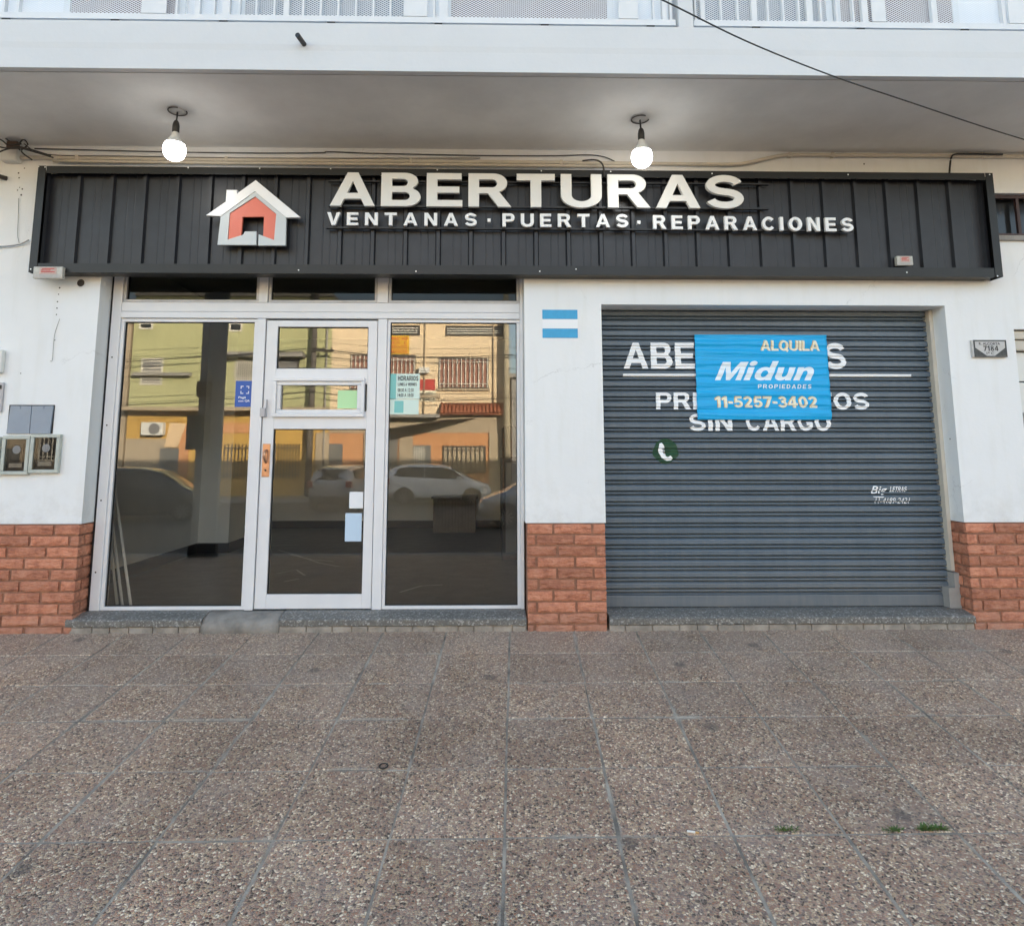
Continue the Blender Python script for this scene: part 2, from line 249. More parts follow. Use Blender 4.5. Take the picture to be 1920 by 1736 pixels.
M = dict(
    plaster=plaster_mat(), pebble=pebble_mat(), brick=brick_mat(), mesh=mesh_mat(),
    mortar=mat('brick_mortar', (.37, .185, .118), .85, var=.3, vscale=20, bump=.5, bscale=80),
    grout=mat('tile_grout', (.52, .46, .375), .9, col2=(.16, .14, .115), vscale=4.5, bump=.6, bscale=120),
    soffit=mat('soffit_paint', (.86, .855, .83), .8, var=.16, vscale=1.4, bump=.15, bscale=20),
    fascia=mat('fascia_paint', (.655, .665, .665), .7, var=.03, vscale=2.5, bump=.12, bscale=25),
    alu=mat('white_aluminium', (.76, .765, .78), .34, var=.05, vscale=5, spec=.5),
    alu_old=mat('worn_aluminium', (.60, .59, .59), .38, var=.22, vscale=6),
    gasket=mat('black_gasket', (.015, .015, .016), .6),
    glass=glass_mat('window_glass', (.99, 1.0, .985), .118),
    meter_glass=glass_mat('meter_glass', (.8, .8, .8), .035),
    transom_glass=glass_mat('smoked_glass', (.34, .37, .35), .02),
    panel=mat('charcoal_sheet', (.018, .020, .026), .42, col2=(.011, .0115, .015), vscale=7, bump=.06, bscale=12),
    black_metal=mat('black_metal', (.012, .012, .013), .45, metal=0.0),
    frame_metal=mat('dark_frame_metal', (.020, .021, .021), .38, metal=.0, spec=.35, var=.3, vscale=4),
    letter=mat('cream_letter', (.80, .80, .77), .35), letter_white=mat('white_letter', (.86, .87, .87), .35),
    coral=mat('coral_panel', (.72, .17, .105), .4), logo_grey=mat('grey_logo', (.56, .60, .61), .4),
    shutter=shutter_mat(),
    paint=mat('white_sign_paint', (.88, .90, .91), .5, var=.05, vscale=25), green_paint=mat('green_sign_paint', (.012, .075, .03), .6, var=.5, vscale=18),
    banner=mat('cyan_banner', (.0, .40, .80), .45, var=.06, vscale=8), gold=mat('gold_print', (.62, .40, .10), .5), cream_print=mat('cream_print', (.84, .80, .62), .5), pale_print=mat('pale_print', (.78, .88, .95), .5),
    flag_blue=mat('flag_blue', (.03, .36, .66), .45, var=.12, vscale=20), flag_white=mat('flag_white', (.82, .84, .86), .45),
    cream_pvc=mat('cream_conduit', (.62, .57, .48), .5, var=.1, vscale=6), cable=mat('black_cable', (.02, .019, .018), .55), grey_cable=mat('grey_cable', (.30, .30, .29), .6),
    white_plastic=mat('white_plastic', (.70, .71, .68), .4), meter_frame=mat('meter_frame', (.50, .53, .48), .5, var=.2, vscale=12), meter_dark=mat('meter_dark', (.05, .042, .036), .4, var=.4, vscale=30),
    steel_blue=mat('blue_grey_steel', (.27, .32, .39), .4, var=.1, vscale=9), ceramic=mat('ceramic_plaque', (.55, .55, .54), .35, var=.15, vscale=30), ink=mat('dark_ink', (.03, .03, .032), .6),
    red_print=mat('red_print', (.50, .05, .04), .6), clear_box=mat('milky_plastic', (.55, .53, .47), .3, var=.3, vscale=40),
    granite=granite_mat('granite_sill', (.14, .136, .125), (.20, .195, .18), (.34, .335, .32)), concrete=mat('old_concrete', (.31, .29, .26), .85, var=.5, vscale=6, bump=.5, bscale=50),
    asphalt=mat('asphalt', (.065, .064, .063), .85, var=.25, vscale=4, bump=.4, bscale=150), kerb=mat('kerb_concrete', (.34, .33, .31), .85, var=.2, vscale=5, bump=.3),
    room_wall=mat('interior_wall', (.84, .85, .82), .7, var=.06, vscale=3), room_floor=mat('interior_floor', (.030, .031, .033), .34, col2=(.085, .085, .085), vscale=6), room_ceiling=mat('interior_ceiling', (.45, .44, .41), .8), skirting=mat('black_skirting', (.012, .012, .012), .4),
    black_panel=mat('black_panel', (.010, .010, .011), .4), grey_panel=mat('grey_panel', (.20, .20, .20), .5), wood=mat('pale_wood', (.19, .17, .14), .5, var=.2, vscale=8), batten=mat('white_batten', (.80, .80, .76), .5),
    paper=mat('white_paper', (.80, .82, .84), .6), blue_sticker=mat('blue_sticker', (.03, .10, .40), .5), blue_paper=mat('pale_blue_paper', (.52, .66, .80), .6),
    teal=mat('teal_poster', (.22, .55, .52), .6), pale_teal=mat('pale_poster', (.66, .80, .72), .6), green_paper=mat('pale_green_paper', (.50, .78, .42), .6),
    copper=mat('copper_plate', (.62, .36, .24), .32, metal=.8, var=.25, vscale=30), grey_plastic=mat('grey_plastic', (.45, .44, .45), .5),
    green_wall=mat('green_facade', (.46, .47, .25), .8, var=.12, vscale=.6), yellow_wall=mat('yellow_facade', (.84, .68, .46), .8, var=.10, vscale=.5), orange_wall=mat('orange_facade', (.62, .30, .13), .8, var=.12, vscale=.8), ochre_wall=mat('ochre_facade', (.58, .36, .08), .8, var=.12, vscale=.8), beige_wall=mat('beige_facade', (.46, .38, .27), .8, var=.18, vscale=1.5), grey_wall=mat('grey_facade', (.34, .33, .31), .8, var=.15, vscale=.8),
    roof_tile=mat('roof_tile', (.38, .12, .06), .7, var=.3, vscale=6), dark_glass=mat('dark_glass', (.02, .022, .024), .12), iron=mat('wrought_iron', (.05, .045, .04), .5), white_iron=mat('white_iron', (.72, .70, .62), .5), blind=mat('brown_blind', (.36, .17, .12), .6, var=.15, vscale=3),
    pink_blind=mat('pink_brown_blind', (.22, .17, .155), .7, var=.15, vscale=5), blue_blind=mat('grey_blue_blind', (.20, .23, .25), .7, var=.12, vscale=4), grey_door=mat('grey_door', (.14, .145, .14), .5), dark_sheet=mat('dark_sheet_mat', (.035, .03, .03), .7), ad_yellow=mat('yellow_sign', (.75, .45, .02), .5),
    pole_mat=mat('pole_concrete', (.44, .39, .28), .8, var=.2, vscale=3), pole_dark=mat('pole_tarred', (.10, .09, .08), .8),
    car_white=mat('car_white', (.74, .75, .76), .22, coat=.6), car_silver=mat('car_silver', (.42, .43, .44), .25, metal=.4, coat=.6), car_dark=mat('car_dark', (.03, .031, .035), .2, coat=.6), tyre=mat('tyre', (.015, .015, .015), .8), rim=mat('alloy_rim', (.50, .48, .45), .3, metal=.7), lamp_clear=mat('headlamp', (.70, .72, .74), .15), lamp_red=mat('tail_lamp', (.35, .02, .02), .2),
    leaf=mat('weed_leaf', (.11, .19, .04), .6, var=.35, vscale=30), butt=mat('butt_paper', (.78, .76, .70), .7), butt_filter=mat('butt_filter', (.55, .33, .13), .7),
    bulb=mat('lit_bulb', (.9, .9, .9), .4, emit=(1.0, .99, .96), estr=4.5), bulb_neck=mat('bulb_neck', (.70, .70, .68), .4), socket=mat('bakelite_socket', (.02, .019, .018), .4),
)

# ------------------------------------------------------------------ object helpers
def world_of(o):
    v = Vector((0, 0, 0))
    while o: v = v + o.location; o = o.parent
    return v
def obj(name, bm, m, parent=None, smooth=False, local=False):
    if parent is not None and not local: bmesh.ops.translate(bm, vec=-world_of(parent), verts=bm.verts)
    me = bpy.data.meshes.new(name); bm.to_mesh(me); bm.free()
    o = bpy.data.objects.new(name, me); COL.objects.link(o)
    for mm in (m if isinstance(m, (list, tuple)) else [m]): me.materials.append(mm)
    if smooth:
        for p in me.polygons: p.use_smooth = True
    if parent is not None: o.parent = parent
    return o
def tag(o, label=None, cat=None, group=None, kind=None):
    if label: o['label'] = label
    if cat: o['category'] = cat
    if group: o['group'] = group
    if kind: o['kind'] = kind
    return o
def thing(name, label, cat, loc=(0, 0, 0), rz=0, group=None):
    o = bpy.data.objects.new(name, None); COL.objects.link(o); o.location = loc; o.rotation_euler = (0, 0, rz); o.empty_display_size = .1
    return tag(o, label, cat, group)
def B(): return bmesh.new()
def box(bm, x0, x1, y0, y1, z0, z1, mi=0):
    vs = [bm.verts.new(p) for p in ((x0, y0, z0), (x1, y0, z0), (x1, y1, z0), (x0, y1, z0), (x0, y0, z1), (x1, y0, z1), (x1, y1, z1), (x0, y1, z1))]
    fs = []
    for f in ((0, 3, 2, 1), (4, 5, 6, 7), (0, 1, 5, 4), (1, 2, 6, 5), (2, 3, 7, 6), (3, 0, 4, 7)):
        q = bm.faces.new([vs[i] for i in f]); q.material_index = mi; fs.append(q)
    return vs
def bbox_(x0, x1, y0, y1, z0, z1, bev=.004):
    b = B(); box(b, x0, x1, y0, y1, z0, z1)
    bmesh.ops.bevel(b, geom=list(b.edges), offset=bev, segments=2, affect='EDGES', profile=.6); return b
def mbox(bm, *a, bev=.003):
    b = bbox_(*a, bev=bev); merge(bm, b)
def merge(dst, src):
    me = bpy.data.meshes.new('tmp'); src.to_mesh(me); src.free(); dst.from_mesh(me); bpy.data.meshes.remove(me)
def prism(bm, pts, y0, y1):                        # polygon in (x,z) extruded along y
    a = [bm.verts.new((x, y0, z)) for x, z in pts]; c = [bm.verts.new((x, y1, z)) for x, z in pts]
    n = len(pts); bm.faces.new(a); bm.faces.new(list(reversed(c)))
    for i in range(n): bm.faces.new((a[i], c[i], c[(i + 1) % n], a[(i + 1) % n]))
    bmesh.ops.recalc_face_normals(bm, faces=bm.faces)
def prismx(bm, pts, x0, x1):                       # polygon in (y,z) extruded along x
    a = [bm.verts.new((x0, y, z)) for y, z in pts]; c = [bm.verts.new((x1, y, z)) for y, z in pts]
    n = len(pts); bm.faces.new(a); bm.faces.new(list(reversed(c)))
    for i in range(n): bm.faces.new((a[i], c[i], c[(i + 1) % n], a[(i + 1) % n]))
    bmesh.ops.recalc_face_normals(bm, faces=bm.faces)
def tube(bm, pts, r, seg=8, caps=True):
    pts = [Vector(p) for p in pts]; rings = []
    for i, p in enumerate(pts):
        t = (pts[min(i + 1, len(pts) - 1)] - pts[max(i - 1, 0)]).normalized()
        up = Vector((0, 0, 1)) if abs(t.z) < .95 else Vector((1, 0, 0))
        a = t.cross(up).normalized(); c = a.cross(t).normalized(); rr = r[i] if isinstance(r, (list, tuple)) else r
        rings.append([bm.verts.new(p + (a * math.cos(k * 2 * math.pi / seg) + c * math.sin(k * 2 * math.pi / seg)) * rr) for k in range(seg)])
    for A, C in zip(rings, rings[1:]):
        for k in range(seg): bm.faces.new((A[k], A[(k + 1) % seg], C[(k + 1) % seg], C[k]))
    if caps: bm.faces.new(rings[0]); bm.faces.new(list(reversed(rings[-1])))
    bmesh.ops.recalc_face_normals(bm, faces=bm.faces)
def smooth_path(pts, sub=6):
    pts = [Vector(p) for p in pts]; out = []
    for i in range(len(pts) - 1):
        p0, p1, p2, p3 = pts[max(i - 1, 0)], pts[i], pts[i + 1], pts[min(i + 2, len(pts) - 1)]
        for k in range(sub):
            t = k / sub
            out.append(.5 * ((2 * p1) + (p2 - p0) * t + (2 * p0 - 5 * p1 + 4 * p2 - p3) * t * t + (3 * p1 - p0 - 3 * p2 + p3) * t ** 3))
    out.append(pts[-1]); return out
def lathe(bm, prof, c=(0, 0, 0), seg=24):            # profile (r,z) round the z axis
    rings = []
    for r, z in prof:
        rings.append([bm.verts.new((c[0] + r * math.cos(k * 2 * math.pi / seg), c[1] + r * math.sin(k * 2 * math.pi / seg), c[2] + z)) for k in range(seg)] if r > 1e-5 else [bm.verts.new((c[0], c[1], c[2] + z))])
    for A, C in zip(rings, rings[1:]):
        if len(A) == 1 and len(C) == 1: continue
        for k in range(seg):
            k2 = (k + 1) % seg
            if len(A) == 1: bm.faces.new((A[0], C[k2], C[k]))
            elif len(C) == 1: bm.faces.new((A[k], A[k2], C[0]))
            else: bm.faces.new((A[k], A[k2], C[k2], C[k]))
    bmesh.ops.recalc_face_normals(bm, faces=bm.faces)
def disc_y(bm, x, y, z, r, seg=12, th=.002):         # little disc facing -y
    prism(bm, [(x + r * math.cos(k * 2 * math.pi / seg), z + r * math.sin(k * 2 * math.pi / seg)) for k in range(seg)], y - th, y)

# a plain bold grotesque drawn as outlines (cap height 1)
def _arc(cx, cy, rx, ry, a0, a1, n=12):
    return [(cx + rx * math.cos(rad(a0 + (a1 - a0) * k / n)), cy + ry * math.sin(rad(a0 + (a1 - a0) * k / n))) for k in range(n + 1)]
def _ribbon(path, t):
    L, R = [], []; n = len(path)
    for i, p in enumerate(path):
        d0 = Vector(p) - Vector(path[i - 1]) if i else None; d1 = Vector(path[i + 1]) - Vector(p) if i < n - 1 else None
        d0 = (d0 or d1).normalized(); d1 = (d1 or d0).normalized(); n0 = Vector((-d0.y, d0.x)); n1 = Vector((-d1.y, d1.x)); m = n0 + n1
        m = m * (1 / max(.35, m.dot(n0))) if m.length > 1e-6 else n0
        L.append((p[0] + m.x * t / 2, p[1] + m.y * t / 2)); R.append((p[0] - m.x * t / 2, p[1] - m.y * t / 2))
    return L + R[::-1]
def _ell(cx, cy, rx, ry, n=32): return _arc(cx, cy, rx, ry, 0, 360 - 360 / n, n - 1)
GLY = {
 'A': (1.0, [[(0, 0), (.235, 0), (.312, .21), (.688, .21), (.765, 0), (1, 0), (.62, 1), (.38, 1)], [(.376, .385), (.5, .735), (.624, .385)]]),
 'B': (.88, [[(0, 0), (0, 1)] + _arc(.52, .755, .30, .245, 90, -50) + _arc(.55, .28, .33, .28, 60, -90), [(.24, .60), (.24, .82)] + _arc(.50, .71, .09, .11, 90, -90), [(.24, .18), (.24, .42)] + _arc(.53, .30, .11, .12, 90, -90)]),
 'C': (.90, [_ribbon(_arc(.47, .5, .365, .40, 38, 322, 30), .21)]),
 'D': (.88, [[(0, 0), (0, 1)] + _arc(.42, .5, .46, .5, 90, -90, 18), [(.24, .19), (.24, .81)] + _arc(.40, .5, .24, .31, 90, -90, 18)]),
 'E': (.80, [[(0, 0), (.8, 0), (.8, .19), (.24, .19), (.24, .41), (.73, .41), (.73, .595), (.24, .595), (.24, .81), (.78, .81), (.78, 1), (0, 1)]]),
 'G': (.94, [_ribbon(_arc(.47, .5, .365, .40, 40, 300, 26) + [(.79, .22), (.80, .43), (.52, .43)], .20)]),
 'H': (.90, [[(0, 0), (0, 1), (.24, 1), (.24, .61), (.66, .61), (.66, 1), (.9, 1), (.9, 0), (.66, 0), (.66, .42), (.24, .42), (.24, 0)]]),
 'I': (.24, [[(0, 0), (.24, 0), (.24, 1), (0, 1)]]),
 'L': (.74, [[(0, 0), (.74, 0), (.74, .19), (.24, .19), (.24, 1), (0, 1)]]),
 'M': (1.04, [[(0, 0), (0, 1), (.32, 1), (.52, .40), (.72, 1), (1.04, 1), (1.04, 0), (.82, 0), (.82, .70), (.60, 0), (.44, 0), (.22, .70), (.22, 0)]]),
 'N': (.90, [[(0, 0), (0, 1), (.25, 1), (.67, .36), (.67, 1), (.90, 1), (.90, 0), (.65, 0), (.23, .65), (.23, 0)]]),
 'O': (.98, [_ell(.49, .5, .49, .51), _ell(.49, .5, .245, .315)]),
 'P': (.86, [[(0, 0), (0, 1)] + _arc(.54, .69, .32, .31, 90, -90, 16) + [(.24, .38), (.24, 0)], [(.24, .56), (.24, .82)] + _arc(.52, .69, .11, .13, 90, -90)]),
 'Q': (1.0, [_arc(.49, .5, .49, .51, -38, 292, 30) + [(.80, -.13), (.98, .06)], _ell(.49, .5, .245, .315)]),
 'R': (.95, [[(0, 0), (0, 1)] + _arc(.56, .715, .31, .285, 90, -66, 16) + [(.96, 0), (.67, 0), (.44, .40), (.24, .40), (.24, 0)], [(.24, .58), (.24, .82)] + _arc(.54, .70, .10, .12, 90, -90)]),
 'S': (.86, [_ribbon(_arc(.43, .705, .315, .20, 14, 250, 20) + _arc(.43, .295, .325, .20, 70, -166, 20), .20)]),
 'T': (.86, [[(.31, 0), (.55, 0), (.55, .80), (.86, .80), (.86, 1), (0, 1), (0, .8), (.31, .8)]]),
 'U': (.92, [[(0, 1)] + _arc(.46, .36, .46, .37, 180, 360, 18) + [(.92, 1), (.68, 1)] + _arc(.46, .36, .22, .18, 360, 180, 14) + [(.24, 1)]]),
 'V': (.92, [[(0, 1), (.25, 1), (.46, .28), (.67, 1), (.92, 1), (.585, 0), (.335, 0)]]),
 '0': (.74, [_ell(.37, .5, .37, .51), _ell(.37, .5, .15, .31)]),
 '1': (.46, [[(.20, 0), (.44, 0), (.44, 1), (.26, 1), (0, .84), (0, .64), (.20, .73)]]),
 '2': (.74, [_ribbon(_arc(.36, .69, .255, .21, 172, -25, 14) + [(.40, .36), (.17, .10)], .2), [(.04, 0), (.72, 0), (.72, .19), (.27, .19), (.12, .02)]]),
 '3': (.74, [_ribbon(_arc(.36, .725, .235, .175, 165, -86, 16) + _arc(.36, .295, .275, .20, 84, -165, 16), .19)]),
 '4': (.80, [[(.42, 0), (.65, 0), (.65, .2), (.79, .2), (.79, .39), (.65, .39), (.65, 1), (.40, 1), (0, .39), (0, .2), (.42, .2)], [(.19, .39), (.42, .39), (.42, .73)]]),
 '5': (.74, [_ribbon([(.68, .905), (.22, .905), (.155, .52)] + _arc(.37, .33, .27, .235, 118, -156, 16), .19)]),
 '7': (.72, [[(0, 1), (.72, 1), (.72, .83), (.37, 0), (.11, 0), (.46, .8), (0, .8)]]),
 '8': (.76, [_arc(.38, .755, .31, .245, -48, 228, 18) + _arc(.38, .27, .36, .275, 132, 408, 22), _ell(.38, .755, .12, .105, 20), _ell(.38, .27, .14, .125, 20)]),
 '-': (.36, [[(0, .36), (.36, .36), (.36, .55), (0, .55)]]), '·': (.20, [[(0, .36), (.20, .36), (.20, .58), (0, .58)]]),
 'i': (.26, [[(0, 0), (.25, 0), (.25, .72), (0, .72)], _ell(.125, .92, .15, .14, 20)]),
 'd': (.74, [[(.74, 0), (.74, 1.05), (.49, 1.05), (.49, .70)] + _arc(.33, .36, .33, .375, 60, 300, 22) + [(.50, .03), (.50, 0)], _ell(.37, .36, .135, .185, 20)]),
 'u': (.70, [[(0, .72)] + _arc(.27, .27, .27, .285, 180, 296, 12) + [(.46, .07), (.46, 0), (.70, 0), (.70, .72), (.45, .72)] + _arc(.35, .31, .10, .125, 0, -180, 10) + [(.25, .72)]]),
}
GLY['n'] = (.70, [[(.70 - x, .72 - y) for x, y in GLY['u'][1][0]]])
_cw = {}
def text_bm(body, X0, X1, Z0, Z1, Y, bold=.02, depth=.0, shear=0, space=1.0, dz=0):
    drawn = all(c == ' ' or c in GLY for c in body)
    if drawn:
        cu = bpy.data.curves.new('txt', 'CURVE'); cu.dimensions = '2D'; cu.fill_mode = 'BOTH'; cu.extrude = depth; x = 0
        for c in body:
            if c == ' ': x += .42 * space; continue
            wd, cons = GLY[c]
            for con in cons:
                sp = cu.splines.new('POLY'); sp.points.add(len(con) - 1); sp.use_cyclic_u = True
                for pt, (px, py) in zip(sp.points, con): pt.co = (x + px + shear * py, py, 0, 1)
            x += wd + .14 * space
    else:
        cu = bpy.data.curves.new('txt', 'FONT'); cu.body = body; cu.size = 1; cu.offset = bold; cu.extrude = depth; cu.shear = shear; cu.space_character = space; cu.align_x = 'CENTER'; cu.resolution_u = 4
    to = bpy.data.objects.new('txt', cu); COL.objects.link(to)
    dg = bpy.context.evaluated_depsgraph_get(); dg.update()
    me = bpy.data.meshes.new_from_object(to.evaluated_get(dg))
    bm = B(); bm.from_mesh(me); bpy.data.objects.remove(to); bpy.data.curves.remove(cu); bpy.data.meshes.remove(me)
    bmesh.ops.remove_doubles(bm, verts=bm.verts, dist=1e-5)
    xs = [v.co.x for v in bm.verts]; ys = [v.co.y for v in bm.verts]
    a, b_, c, d = min(xs), max(xs), min(ys), max(ys)
    if drawn and body != '·': c, d = min(c, 0) if 'Q' not in body else 0, max(ys)
    for v in bm.verts:
        u, t, q = (v.co.x - a) / (b_ - a), (v.co.y - c) / (d - c), v.co.z
        v.co = (X0 + (X1 - X0) * u, Y - q, Z0 + (Z1 - Z0) * t + dz * (u - .5))
    bmesh.ops.recalc_face_normals(bm, faces=bm.faces)
    if depth == 0:
        bm.normal_update()
        if sum(f.normal.y * f.calc_area() for f in bm.faces) > 0: bmesh.ops.reverse_faces(bm, faces=bm.faces)
    return bm
def split_islands(bm):
    bm.verts.ensure_lookup_table(); seen = set(); out = []
    for v in bm.verts:
        if v in seen: continue
        st = [v]; isl = []; seen.add(v)
        while st:
            q = st.pop(); isl.append(q)
            for e in q.link_edges:
                o = e.other_vert(q)
                if o not in seen: seen.add(o); st.append(o)
        nb = B(); mp = {q: nb.verts.new(q.co) for q in isl}; s = set(isl); fs = {f for q in isl for f in q.link_faces}
        for f in fs:
            try: nb.faces.new([mp[q] for q in f.verts])
            except ValueError: pass
        bmesh.ops.recalc_face_normals(nb, faces=nb.faces)
        out.append((min(q.co.x for q in isl), nb))
    bm.free(); out.sort(key=lambda t: t[0]); return [b for _, b in out]
def cut(bm, zs=(), xs=()):
    for z in zs: bmesh.ops.bisect_plane(bm, geom=bm.verts[:] + bm.edges[:] + bm.faces[:], plane_co=(0, 0, z), plane_no=(0, 0, 1))
    for x in xs: bmesh.ops.bisect_plane(bm, geom=bm.verts[:] + bm.edges[:] + bm.faces[:], plane_co=(x, 0, 0), plane_no=(1, 0, 0))
def conform(bm, fy):
    for v in bm.verts: v.co.y = fy(v.co.x, v.co.z)

# ------------------------------------------------------------------ ground
SW0, S1, YB, S2, YK = .02, .11, -3.0, .045, -7.2          # the pavement falls from the shop to the kerb
def swz(y):
    return SW0 + S1 * y if y > YB else SW0 + S1 * YB + S2 * (y - YB)
ROADZ = swz(YK) - .11
b = B()
for y0, y1 in ((.3, YB), (YB, YK)):
    vs = [b.verts.new(p) for p in ((-40, y0, swz(y0) - .0022), (40, y0, swz(y0) - .0022), (40, y1, swz(y1) - .0022), (-40, y1, swz(y1) - .0022))]
    b.faces.new(list(reversed(vs)))
bmesh.ops.remove_doubles(b, verts=b.verts, dist=1e-4)
tag(obj('pavement_bed', b, M['grout']), kind='structure')
rows = [.05, -.403, -.844, -1.273, -1.748, -2.228, -2.70] + [-2.70 - .46 * k for k in range(1, 10)]
b = B(); rnd = random.Random(3); EL = b.verts.layers.float.new('edge')
def colx(k, y): return .202 + .461 * k + .05 * y
for ri in range(len(rows) - 1):
    ya, yb = rows[ri], rows[ri + 1]
    if yb < YK + .05: break
    for k in range(-24, 24):
        g = rnd.uniform(.004, .0085); gy = rnd.uniform(.0035, .007)
        pts = []
        for (kk, yy, sx, sy) in ((k, ya, 1, -1), (k + 1, ya, -1, -1), (k + 1, yb, -1, 1), (k, yb, 1, 1)):
            x = colx(kk, yy) + sx * g; y = yy + sy * gy + rnd.uniform(-.0015, .0015); pts.append((x + rnd.uniform(-.002, .002), y))
        h = rnd.uniform(-.0012, .0012); tx, ty = rnd.uniform(-.004, .004), rnd.uniform(-.004, .004)
        cx, cy = sum(p[0] for p in pts) / 4, sum(p[1] for p in pts) / 4
        low = [b.verts.new((x, y, swz(y) - .006)) for x, y in pts]
        mid = [b.verts.new((x, y, swz(y) - .001 + h + tx * (x - cx) + ty * (y - cy))) for x, y in pts]
        top = []
        for x, y in pts:
            xi, yi = x + (.004 if x < cx else -.004), y + (.004 if y < cy else -.004)
            top.append(b.verts.new((xi, yi, swz(yi) + .0015 + h + tx * (x - cx) + ty * (y - cy))))
        inn = []
        for x, y in pts:
            xi, yi = cx + (x - cx) * .84, cy + (y - cy) * .84
            v = b.verts.new((xi, yi, swz(yi) + .0015 + h + tx * (xi - cx) + ty * (yi - cy))); v[EL] = 1.0; inn.append(v)
        b.faces.new(list(reversed(inn)))
        for i in range(4): b.faces.new((top[i], inn[i], inn[(i + 1) % 4], top[(i + 1) % 4]))
        for A, C in ((low, mid), (mid, top)):
            for i in range(4): b.faces.new((A[i], C[i], C[(i + 1) % 4], A[(i + 1) % 4]))
bmesh.ops.recalc_face_normals(b, faces=b.faces)
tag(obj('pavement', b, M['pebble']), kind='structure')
b = B(); box(b, -40, 40, YK - .16, YK - .002, ROADZ - .2, swz(YK) - .003); tag(obj('kerb', b, M['kerb']), kind='structure')
b = B(); vs = [b.verts.new(p) for p in ((-300, -300, ROADZ - .3), (300, -300, ROADZ - .3), (300, 300, ROADZ - .3), (-300, 300, ROADZ - .3))]; b.faces.new(vs); tag(obj('ground', b, M['kerb']), kind='structure')
b = B(); box(b, -60, 60, -22.0, YK - .162, ROADZ - .25, ROADZ); tag(obj('road', b, M['asphalt']), kind='structure')
b = B(); box(b, -60, 60, -22.16, -22.002, ROADZ - .25, ROADZ + .14); tag(obj('far_kerb', b, M['kerb']), kind='structure')
FWZ = ROADZ + .137
b = B(); box(b, -60, 60, -24.2, -22.162, ROADZ - .25, FWZ); tag(obj('far_pavement', b, M['concrete']), kind='structure')

# ------------------------------------------------------------------ shop building
bld = thing('shop_building', 'white plastered shop building with brick base, grey shutter and balcony above', 'building', (0, 0, 0))
XL, XR = -9.0, 9.0
SOF, SLABT, BALY = 3.72, 4.03, -1.14
b = B(); D = .30
wx0, wx1, wz0, wz1 = 4.075, 5.3, 3.03, 3.385           # small barred window at the right edge
nx0, nx1, nz0, nz1 = 4.165, 5.3, .79, 2.27             # recessed doorway at the right edge
for (x0, x1, z0, z1) in ((XL, -2.955, .79, SOF), (-2.955, .32, 2.74, SOF), (.32, .92, .79, SOF), (.92, 3.632, 2.455, SOF), (3.632, wx0, .79, SOF), (wx0, nx1, wz1, SOF), (wx0, nx1, nz1, wz0), (nx1, XR, .79, SOF), (wx0, nx0, .79, nz1)):
    box(b, x0, x1, 0, D, z0, z1)
obj('wall', b, M['plaster'], bld)
b = B(); box(b, wx0 - .02, wx1 + .02, .105, .125, wz0 - .02, wz1 + .02); wn = obj('window', b, M['dark_glass'], bld)
b = B()
for x in (wx0 + .035, wx0 + .26, wx0 + .5, wx0 + .74, wx0 + .98): box(b, x - .012, x + .012, .04, .064, wz0 - .04, wz1)
box(b, wx0 + .01, wx1, .036, .066, wz1 - .03, wz1 - .004); box(b, wx0 + .01, wx1, .036, .066, wz0 + .005, wz0 + .03)
obj('window_bars', b, mat('maroon_iron', (.05, .025, .025), .5), wn)
b = B(); box(b, wx0 + .012, wx1, -.03, .10, wz0 - .045, wz0 - .008); obj('sill', b, M['kerb'], wn)
b = B(); mbox(b, nx0 + .01, nx1, .10, .2, 1.20, 1.86, bev=.004); mbox(b, nx0 + .01, nx1, .10, .2, 1.87, 2.10, bev=.004); mbox(b, nx0 + .03, nx1, .10, .2, .80, 1.19, bev=.004)
nd = obj('side_door', b, M['white_plastic'], bld)
b = B(); mbox(b, nx0, nx1, .05, .2, 2.11, 2.19, bev=.012); mbox(b, nx0, nx1, .03, .2, 2.195, 2.262, bev=.012); obj('door_head', b, M['cream_pvc'], nd)
b = B(); mbox(b, nx0 + .06, nx0 + .12, -.01, .08, .95, 1.62, bev=.004); mbox(b, nx0 + .125, nx0 + .17, .02, .08, .95, 1.62, bev=.004); obj('door_post', b, M['grey_plastic'], nd)
# upper storey, roof and the hidden outer walls
b = B()
box(b, XL, XR, 0, 8, SLABT, 7.3); box(b, XL, XR, -.06, 8.1, 7.302, 7.42); box(b, XL, XR, 8, 8.25, -1, 4.028); box(b, XL, XL + .25, D + .002, 7.998, -1, 4.028); box(b, XR - .25, XR, D + .002, 7.998, -1, 4.028); box(b, XL, XR, D + .002, 7.99, 3.722, 4.028)
obj('upper_storey', b, M['plaster'], bld)
# first-floor openings behind the balcony mesh
for (a, c, key) in ((36, 266, 'pink_blind'), (405, 760, 'blue_blind'), (838, 1166, 'pink_blind'), (1345, 1625, 'blue_blind'), (1655, 1890, 'pink_blind')):
    x0, x1 = P(a, 20, -.6).x, P(c, 20, -.6).x
    b = B(); box(b, x0, x1, -.035, -.002, 4.06, 6.3); ww = obj('balcony_door', b, M[key], bld)
    b = B()
    for xx in (x0 - .05, x1): box(b, xx, xx + .05, -.05, -.002, 4.06, 6.35)
    box(b, x0, x1, -.05, -.002, 6.302, 6.35); obj('door_frame', b, M['white_plastic'], ww)
